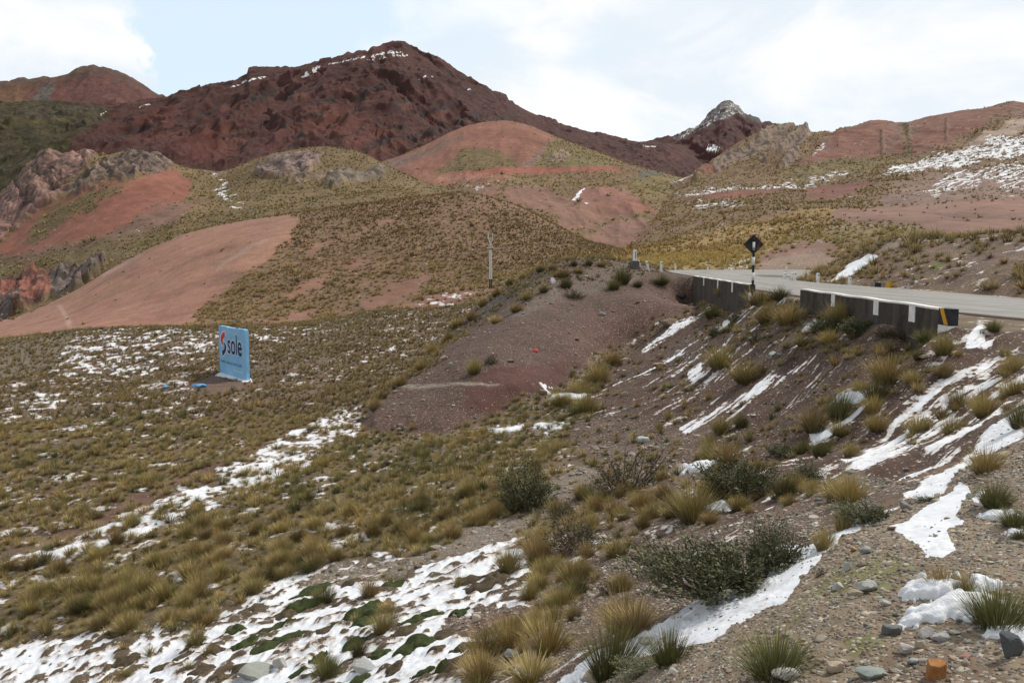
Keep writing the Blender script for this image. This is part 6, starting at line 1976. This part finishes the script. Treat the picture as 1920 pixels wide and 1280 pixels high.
STONES = [
    (682, 1262, 44, 32, (0.40, 0.40, 0.39), 'pale rounded boulder lying on the bottom snowfield', 1), (470, 1275, 66, 28, (0.27, 0.28, 0.255), 'broad flat grey green slab at the bottom edge in the snow', 2),
    (522, 1255, 34, 26, (0.34, 0.33, 0.30), 'grey stone just right of the broad slab in the snow', 3), (955, 1238, 30, 24, (0.15, 0.16, 0.165), 'dark grey stone above the pale tufts at the bottom', 4),
    (990, 1282, 36, 30, (0.17, 0.215, 0.22), 'blue grey stone at the bottom edge between two pale tufts', 5), (1906, 1232, 52, 58, (0.085, 0.09, 0.095), 'dark angular block cut by the right edge of the gravel', 6),
    (1678, 1192, 40, 26, (0.135, 0.145, 0.145), 'dark blue grey stone on the gravel', 7), (1744, 1196, 34, 24, (0.44, 0.43, 0.42), 'white speckled stone on the gravel', 8),
    (1768, 1203, 34, 18, (0.33, 0.33, 0.33), 'long grey stone right behind the white speckled one', 9), (1570, 1262, 38, 26, (0.40, 0.33, 0.25), 'tan angular stone right of the big green tuft', 10),
    (1480, 1279, 60, 26, (0.40, 0.39, 0.36), 'pale flat stone at the foot of the big bottom green tuft', 11), (1702, 958, 26, 22, (0.20, 0.20, 0.19), 'grey boulder at the end of the toe path', 12),
    (1256, 612, 40, 18, (0.24, 0.18, 0.13), 'tan slab on the bare slope below the far parapet', 13), (1240, 690, 34, 12, (0.26, 0.19, 0.16), 'flat brown slab along a thin snow streak', 14),
    (1206, 830, 24, 14, (0.38, 0.40, 0.40), 'pale grey slab on stony ground low on the bank', 15), (1408, 640, 12, 11, (0.40, 0.41, 0.38), 'round pale stone on the bank under the sign', 16),
    (1450, 668, 16, 12, (0.36, 0.40, 0.34), 'pale greenish stone at the foot of a snow streak', 17), (894, 1166, 18, 18, (0.42, 0.36, 0.28), 'upright cream stone at the right of the snowfield', 18),
    (892, 1158, 22, 14, (0.40, 0.38, 0.34), 'pale stone by the moss at the right of the snowfield', 19), (978, 1166, 14, 12, (0.13, 0.15, 0.165), 'small slate coloured stone on bare soil', 20),
    (986, 1168, 8, 8, (0.38, 0.17, 0.09), 'small orange stone beside the slate coloured one', 21), (148, 1100, 15, 24, (0.48, 0.42, 0.27), 'cream stone daubed yellow in the left meadow', 22),
    (1212, 1210, 34, 18, (0.38, 0.37, 0.34), 'pale stone in the snow left of the dark spiky tuft', 23), (1048, 1128, 14, 14, (0.40, 0.32, 0.24), 'cream stone below the tan tuft over bare soil', 24),
    (1118, 1280, 50, 26, (0.40, 0.34, 0.26), 'cream slab at the bottom edge left of the creeping shrub', 25), (1630, 1112, 44, 26, (0.33, 0.345, 0.32), 'flat grey green stone in the middle of the gravel', 26),
    (1572, 1106, 26, 18, (0.40, 0.39, 0.38), 'pale stone on the gravel beside a mossy patch', 27), (1662, 1136, 22, 16, (0.42, 0.41, 0.40), 'white stone in the middle of the gravel', 28),
    (1590, 1070, 16, 22, (0.40, 0.40, 0.38), 'upright pale stone near the crest of the gravel', 29), (1625, 1038, 24, 16, (0.24, 0.25, 0.25), 'grey stone near the crest of the gravel', 30),
    (1602, 1034, 14, 12, (0.38, 0.24, 0.12), 'orange brown stone near the crest of the gravel', 31), (1700, 1228, 26, 26, (0.36, 0.34, 0.32), 'blocky grey stone left of the orange block', 32),
    (1730, 1216, 24, 18, (0.36, 0.31, 0.25), 'rounded buff stone behind the orange block', 33), (1715, 1246, 26, 12, (0.27, 0.28, 0.28), 'flat bluish stone left of the orange block', 34),
    (1640, 1275, 60, 24, (0.24, 0.27, 0.25), 'wide grey green slab at the bottom edge left of the orange block', 35), (1815, 1235, 26, 10, (0.30, 0.17, 0.15), 'flat reddish stone right of the orange block', 36),
    (1276, 560, 22, 14, (0.05, 0.046, 0.045), 'black rock at the far parapet corner', 37), (1886, 858, 22, 14, (0.40, 0.32, 0.22), 'cream stone on the bank at the right edge', 38),
    (632, 852, 20, 8, (0.33, 0.27, 0.2), 'flat tan slab in the straw meadow', 39), (1168, 974, 16, 14, (0.40, 0.37, 0.32), 'pale rock right of the green shrub', 40),
    (440, 714, 11, 6, (0.36, 0.38, 0.33), 'pale grey stone in front of the billboard', 41), (1130, 592, 14, 10, (0.27, 0.26, 0.25), 'grey stone on the bare spur below the crest', 42),
    (1016, 742, 22, 14, (0.20, 0.13, 0.10), 'rounded brown stone at the foot of the spur', 43), (845, 690, 20, 14, (0.25, 0.21, 0.17), 'brown slab at the left foot of the spur', 44),
    (832, 676, 16, 12, (0.27, 0.23, 0.18), 'buff slab above the brown one at the left foot of the spur', 45), (1350, 1095, 20, 14, (0.5, 0.5, 0.5), 'snow capped stone inside the largest shrub', 46),
]


def orange_block():
    p = ground_at(1757, 1272)
    k = p[1] / F
    w, h = 36 * k, 38 * k
    v = np.array([(-.5, -.34, -.25), (.05, -.5, -.25), (.5, -.3, -.25), (.46, .4, -.25), (-.4, .42, -.25), (-.47, -.30, .78), (.04, -.47, .74), (.50, -.26, .86), (.44, .36, .92), (-.34, .30, .90)])
    v = v * np.array([w, w * 0.8, h])
    me = bpy.data.meshes.new('orange_stone')
    me.from_pydata([tuple(q) for q in v], [], [(4, 3, 2, 1, 0), (0, 1, 6, 5), (1, 2, 7, 6), (2, 3, 8, 7), (3, 4, 9, 8), (4, 0, 5, 9), (5, 6, 9), (6, 7, 8, 9)])
    bm = bmesh.new(); bm.from_mesh(me); bmesh.ops.recalc_face_normals(bm, faces=bm.faces)
    bmesh.ops.bevel(bm, geom=list(bm.edges), offset=0.0022, segments=1, affect='EDGES'); bm.to_mesh(me); bm.free()
    me.materials.append(worn('orange_rust_stone', (0.25, 0.10, 0.035), (0.36, 0.18, 0.06), 30, 0.85, spots=(0.13, 0.05, 0.025), bump=0.003))
    o = bpy.data.objects.new('orange_stone', me); COL.objects.link(o)
    o.location = (p[0], p[1] + w * 0.2, p[2] - 0.002)
    tag(o, 'orange square cut stone block on the gravel at the bottom', 'stone')


def stones():
    for px, py, w, h, c, lab, sd_ in STONES:
        p = ground_at(px, min(py, 1278))
        if p is None: continue
        k = p[1] / F
        single_stone(p, w * k, h * k, c, lab, 900 + sd_)
    orange_block()
    S = SHEETS['g']
    g = np.random.default_rng(77)
    protos = [stone_shape(1000 + i) for i in range(14)]
    # larger loose stones
    wgt = np.clip(S.gravel - 0.15, 0, 1) * (1 - S.bed) / (S.Y ** 1.5) * (1 - 0.7 * sstep(S.snow_hard, 0.5, 0.7))
    P, ci = scatter('g', 700, wgt, 91, 0.05)
    w = (g.lognormal(-3.7, 0.5, len(P)) * (0.6 + P[:, 1] / 9.0)).clip(0.02, 0.42)
    app = w / P[:, 1]
    order = np.argsort(-app)
    big, small = order[:235], order[235:]
    px, py = us_pix(P[:, 0] / P[:, 1], P[:, 2] / P[:, 1])
    cols = STONE_COLS[g.integers(0, len(STONE_COLS), len(P))] * g.uniform(0.75, 1.15, len(P))[:, None]
    meshes = {}
    for q in big:
        a, b = int(g.integers(0, 14)), int(g.integers(0, len(STONE_COLS)))
        if (a, b) not in meshes:
            v, f = protos[a]
            o = mesh_from_arrays('stone', v, f, M_STONE, False, {'stone': np.tile(STONE_COLS[b], (len(v), 1))})
            try:
                o.data.set_sharp_from_angle(angle=math.radians(28)); o.data.polygons.foreach_set('use_smooth', [True] * len(o.data.polygons))
            except Exception:
                pass
            meshes[a, b] = o.data
        else:
            o = bpy.data.objects.new('stone', meshes[a, b]); COL.objects.link(o)
        o.location = (P[q, 0], P[q, 1], P[q, 2] + w[q] * 0.12)
        o.rotation_euler = (g.uniform(-.3, .3), g.uniform(-.3, .3), g.uniform(0, 6.28))
        o.scale = (w[q],) * 3
        if px[q] > 1200 and py[q] > 960: tag(o, 'loose angular stone lying on the gravel or along its snowy edge', 'stone', 'loose stones on the gravel')
        elif py[q] > 960: tag(o, 'loose stone on the soil and snow of the lower slope', 'stone', 'loose stones of the lower slope')
        else: tag(o, 'loose stone on the bare bank, spur or gully below the road', 'stone', 'loose stones on the bank')
    # gravel
    def gravel(n, wgt, seed, size, base, label, spread=0.45):
        P, _ = scatter('g', n, wgt, seed)
        g = np.random.default_rng(seed)
        m = len(P)
        w = size * g.lognormal(0, spread, m)
        if np.ndim(size) == 0: w = w * np.clip(0.55 + P[:, 1] / 10.0, 0.8, 3.5)
        prs = [stone_shape(2000 + i, base, 8) for i in range(10)]
        which = g.integers(0, 10, m)
        cols = STONE_COLS[g.integers(0, len(STONE_COLS), m)] * g.uniform(0.6, 1.1, m)[:, None]
        Vs, Fs, Cs, off = [], [], [], 0
        for k, (v, f) in enumerate(prs):
            s = np.nonzero(which == k)[0]
            a = g.uniform(0, 6.28, len(s)); ca, sa = np.cos(a)[:, None], np.sin(a)[:, None]
            q = np.stack([(v[:, 0] * ca - v[:, 1] * sa) * w[s][:, None] + P[s, 0:1], (v[:, 0] * sa + v[:, 1] * ca) * w[s][:, None] + P[s, 1:2], v[:, 2] * w[s][:, None] * 0.9 + P[s, 2:3] + w[s][:, None] * 0.06], -1)
            Vs.append(q.reshape(-1, 3)); Cs.append(np.repeat(cols[s], len(v), 0)); Fs.append((f[None] + (off + np.arange(len(s)) * len(v))[:, None, None]).reshape(-1, 3)); off += len(s) * len(v)
        o = mesh_from_arrays('gravel', np.concatenate(Vs), np.concatenate(Fs), M_STONE, False, {'stone': np.concatenate(Cs)})
        tag(o, label, 'gravel', kind='stuff')
    base_w = np.clip(S.gravel - 0.12, 0, 1) * (1 - S.bed) * (1 - 0.75 * sstep(S.snow_hard, 0.5, 0.7))
    gravel(22000, base_w * (S.Y < 12) / S.Y ** 1.2, 92, 0.0135, ICO2, 'small mixed gravel strewn over the ground')
    gravel(7000, base_w * (S.Y >= 8) / S.Y ** 1.0, 93, 0.034, ICO1, 'scattered rubble on the bank and the spur')


stones()


# ------------------------------------------------------------------ moss cushions and snow heaps
def dome(name, p, w, d, h, mat, seed, rot=0.0, n=40, lump=0.35, freq=1.6):
    """a low irregular cushion that sits on the ground"""
    g = np.linspace(-1.6, 1.6, int(n * 1.5))
    A, B = np.meshgrid(g, g)
    r = np.hypot(A, B) * (1 + lump * fbm(A * freq + seed, B * freq, 3, seed))
    prof = np.clip(1 - r ** 2.4, -0.25, 1)
    prof = np.sign(prof) * np.abs(prof) ** 0.62
    c, s = math.cos(rot), math.sin(rot)
    X = p[0] + (A * c * w - B * s * d) * 0.62; Y = p[1] + (A * s * w + B * c * d) * 0.62
    Zg = ground_z(X.ravel(), Y.ravel()).reshape(X.shape)
    Z = Zg + prof * h * (1 + 0.28 * fbm(A * 2.2 + seed, B * 2.2, 3, seed + 1)) + fbm(A * 9, B * 9, 3, seed + 2) * h * 0.03
    keep = (prof > -0.22)
    idx = -np.ones(X.size, int); F_ = grid_faces(X.shape)
    F_ = F_[keep.ravel()[F_].any(1)]
    used = np.unique(F_); idx[used] = np.arange(len(used))
    V = np.stack([X.ravel()[used] - p[0], Y.ravel()[used] - p[1], Z.ravel()[used] - p[2]], -1)
    o = mesh_from_arrays(name, V, idx[F_], mat, True)
    o.location = p
    return o


M_MOSS = worn('moss_cushion', (0.022, 0.032, 0.009), (0.050, 0.064, 0.018), 14, 0.95, spots=(0.075, 0.070, 0.028), bump=0.02)
M_TURF = worn('brown_turf', (0.05, 0.038, 0.024), (0.095, 0.07, 0.042), 12, 0.95, spots=(0.12, 0.10, 0.05), bump=0.02)


def cushions():
    green = [(685, 1148, 72, 30), (770, 1212, 66, 30), (712, 1228, 34, 24), (570, 1132, 60, 26), (540, 1196, 50, 16), (500, 1212, 56, 16), (455, 1206, 40, 14), (662, 1208, 40, 22), (796, 1262, 32, 24), (826, 1252, 24, 30), (860, 1150, 36, 20),
             (690, 1166, 40, 16), (590, 1108, 56, 18), (735, 1098, 46, 14), (440, 1180, 36, 14), (620, 1250, 30, 18), (560, 1262, 34, 18), (775, 1160, 46, 12), (805, 1150, 40, 16), (670, 1278, 46, 22), (595, 1240, 24, 30), (515, 1178, 44, 14)]
    brown = [(870, 1215, 36, 24), (850, 1250, 40, 26), (920, 1090, 70, 26), (880, 1090, 40, 22), (830, 1190, 46, 18), (700, 1110, 40, 14), (760, 1180, 40, 14), (740, 1252, 30, 18), (400, 1216, 26, 12), (300, 1252, 30, 14), (340, 1232, 28, 10), (380, 1256, 34, 14),
             (240, 1236, 40, 16), (420, 1270, 30, 16), (180, 1220, 34, 14), (610, 1180, 30, 12), (640, 1130, 26, 12), (930, 1180, 44, 16), (1000, 1080, 40, 20), (660, 1090, 34, 12), (480, 1140, 32, 12), (540, 1150, 30, 12), (450, 1250, 30, 12), (820, 1215, 30, 14), (900, 1240, 36, 16)]
    for L, mat, nm, lab, grp in ((green, M_MOSS, 'moss_cushion', 'dark green moss cushion poking out of the bottom snowfield', 'moss cushions in the snow'), (brown, M_TURF, 'turf_hummock', 'brown turf hummock poking out of the bottom snowfield', 'turf hummocks in the snow')):
        for n, (px, py, w, h) in enumerate(L):
            p = ground_at(px, min(py, 1277))
            if p is None: continue
            k = p[1] / F
            o = dome(nm, p, w * k, min(h * k * 2.4, w * k * 0.9), h * k * 0.42, mat, 50 + n * 3 + (100 if nm[0] == 't' else 0), 0.5, 26, 0.5)
            tag(o, lab, 'moss' if nm[0] == 'm' else 'turf', grp)


cushions()


def snow_heaps():
    for n, (px, py, w, d, h, rot, lab) in enumerate([(1738, 1112, 62, 70, 40, 0.3, 'thick white snow heap on the gravel in front of the tan tuft'), (1795, 1140, 110, 70, 34, -0.45, 'snow bank between the heap and the big green tuft'),
                                                     (1836, 1100, 40, 40, 34, 0, 'tall snow lump at the back of the big green tuft'), (1900, 1192, 56, 46, 18, 0, 'snow lump under the big green tuft at the right edge'),
                                                     (1866, 968, 30, 30, 18, 0, 'snow lump below the bright green tuft'), (1896, 974, 20, 26, 22, 0, 'narrow snow lump against the green tuft by the right edge'), (1901, 1000, 18, 18, 12, 0, 'small round snow lump by the right edge'),
                                                     (1300, 880, 40, 40, 34, 0.6, 'snow lump left of the joined tufts on the bank'), (1060, 745, 44, 40, 16, 0.7, 'snow lump at the gully bend'), (1025, 800, 30, 46, 14, 0.7, 'snow lump in the gully below the bend'),
                                                     (950, 806, 40, 30, 10, 0.4, 'snow lump in the gully under the spur'), (1355, 956, 44, 30, 20, 0.7, 'snow lump under the dark green shrub'), (1560, 812, 50, 40, 14, 0.6, 'snow lump at the foot of the twin tufts'),
                                                     (1612, 744, 26, 50, 26, 0.8, 'snow lump beside the dark tuft on the bank'), (1114, 1020, 24, 30, 16, 0.6, 'snow lump right of the olive shrub')]):
        p = ground_at(px, py)
        if p is None: continue
        k = p[1] / F
        o = dome('snow_heap', p, w * k * 1.15, d * k * 1.4, h * k * (0.62 if px > 1650 else 0.36), M_SNOW, 300 + n * 5, rot, 44, 0.7, 1.9)
        tag(o, lab, 'snow')


snow_heaps()


# ------------------------------------------------------------------ litter
def crumple(name, p, w, h, mat, seed, label, cat):
    g = np.random.default_rng(seed)
    v, f = ICO2
    q = v * (1 + 0.45 * vnoise(v[:, 0] * 2.2 + seed, v[:, 1] * 2.2 + v[:, 2] * 1.7, seed))[:, None] * np.array([w / 2, w / 2.6, h / 2])
    q += g.normal(0, w * 0.035, q.shape)
    o = mesh_from_arrays(name, q, f, mat, False)
    o.location = (p[0], p[1], p[2] + h * 0.35)
    tag(o, label, cat)


def litter():
    mk = lambda n, a, b: worn(n, a, b, 14, 0.45)
    red, blue = mk('red_plastic', (0.62, 0.055, 0.04), (0.75, 0.10, 0.08)), mk('blue_plastic', (0.05, 0.28, 0.60), (0.14, 0.42, 0.72))
    white, dkb, vio = mk('white_plastic', (0.68, 0.68, 0.70), (0.8, 0.8, 0.82)), mk('dark_blue_plastic', (0.02, 0.04, 0.14), (0.04, 0.07, 0.22)), mk('violet_plastic', (0.08, 0.06, 0.30), (0.14, 0.10, 0.42))
    for px, py, w, h, m, lab, cat, nm in ((1004, 660, 11, 8, red, 'bright red plastic scrap on the bare spur', 'litter', 'red_scrap'), (373, 726, 24, 8, blue, 'blue plastic sheet scrap near the billboard mound', 'litter', 'blue_scrap'),
                                          (312, 728, 14, 6, blue, 'small blue plastic scrap in the grass left of the mound', 'litter', 'blue_scrap'), (1037, 532, 8, 14, white, 'white plastic bag caught on the crest', 'plastic bag', 'plastic_bag'),
                                          (1339, 622, 13, 9, dkb, 'dark blue scrap lying in snow on the bank', 'litter', 'blue_scrap'), (1371, 1126, 12, 10, vio, 'violet plastic scrap under the largest shrub', 'litter', 'violet_scrap')):
        p = ground_at(px, py)
        if p is None: continue
        k = p[1] / F
        crumple(nm, p, w * k, h * k, m, int(px), lab, cat)


litter()
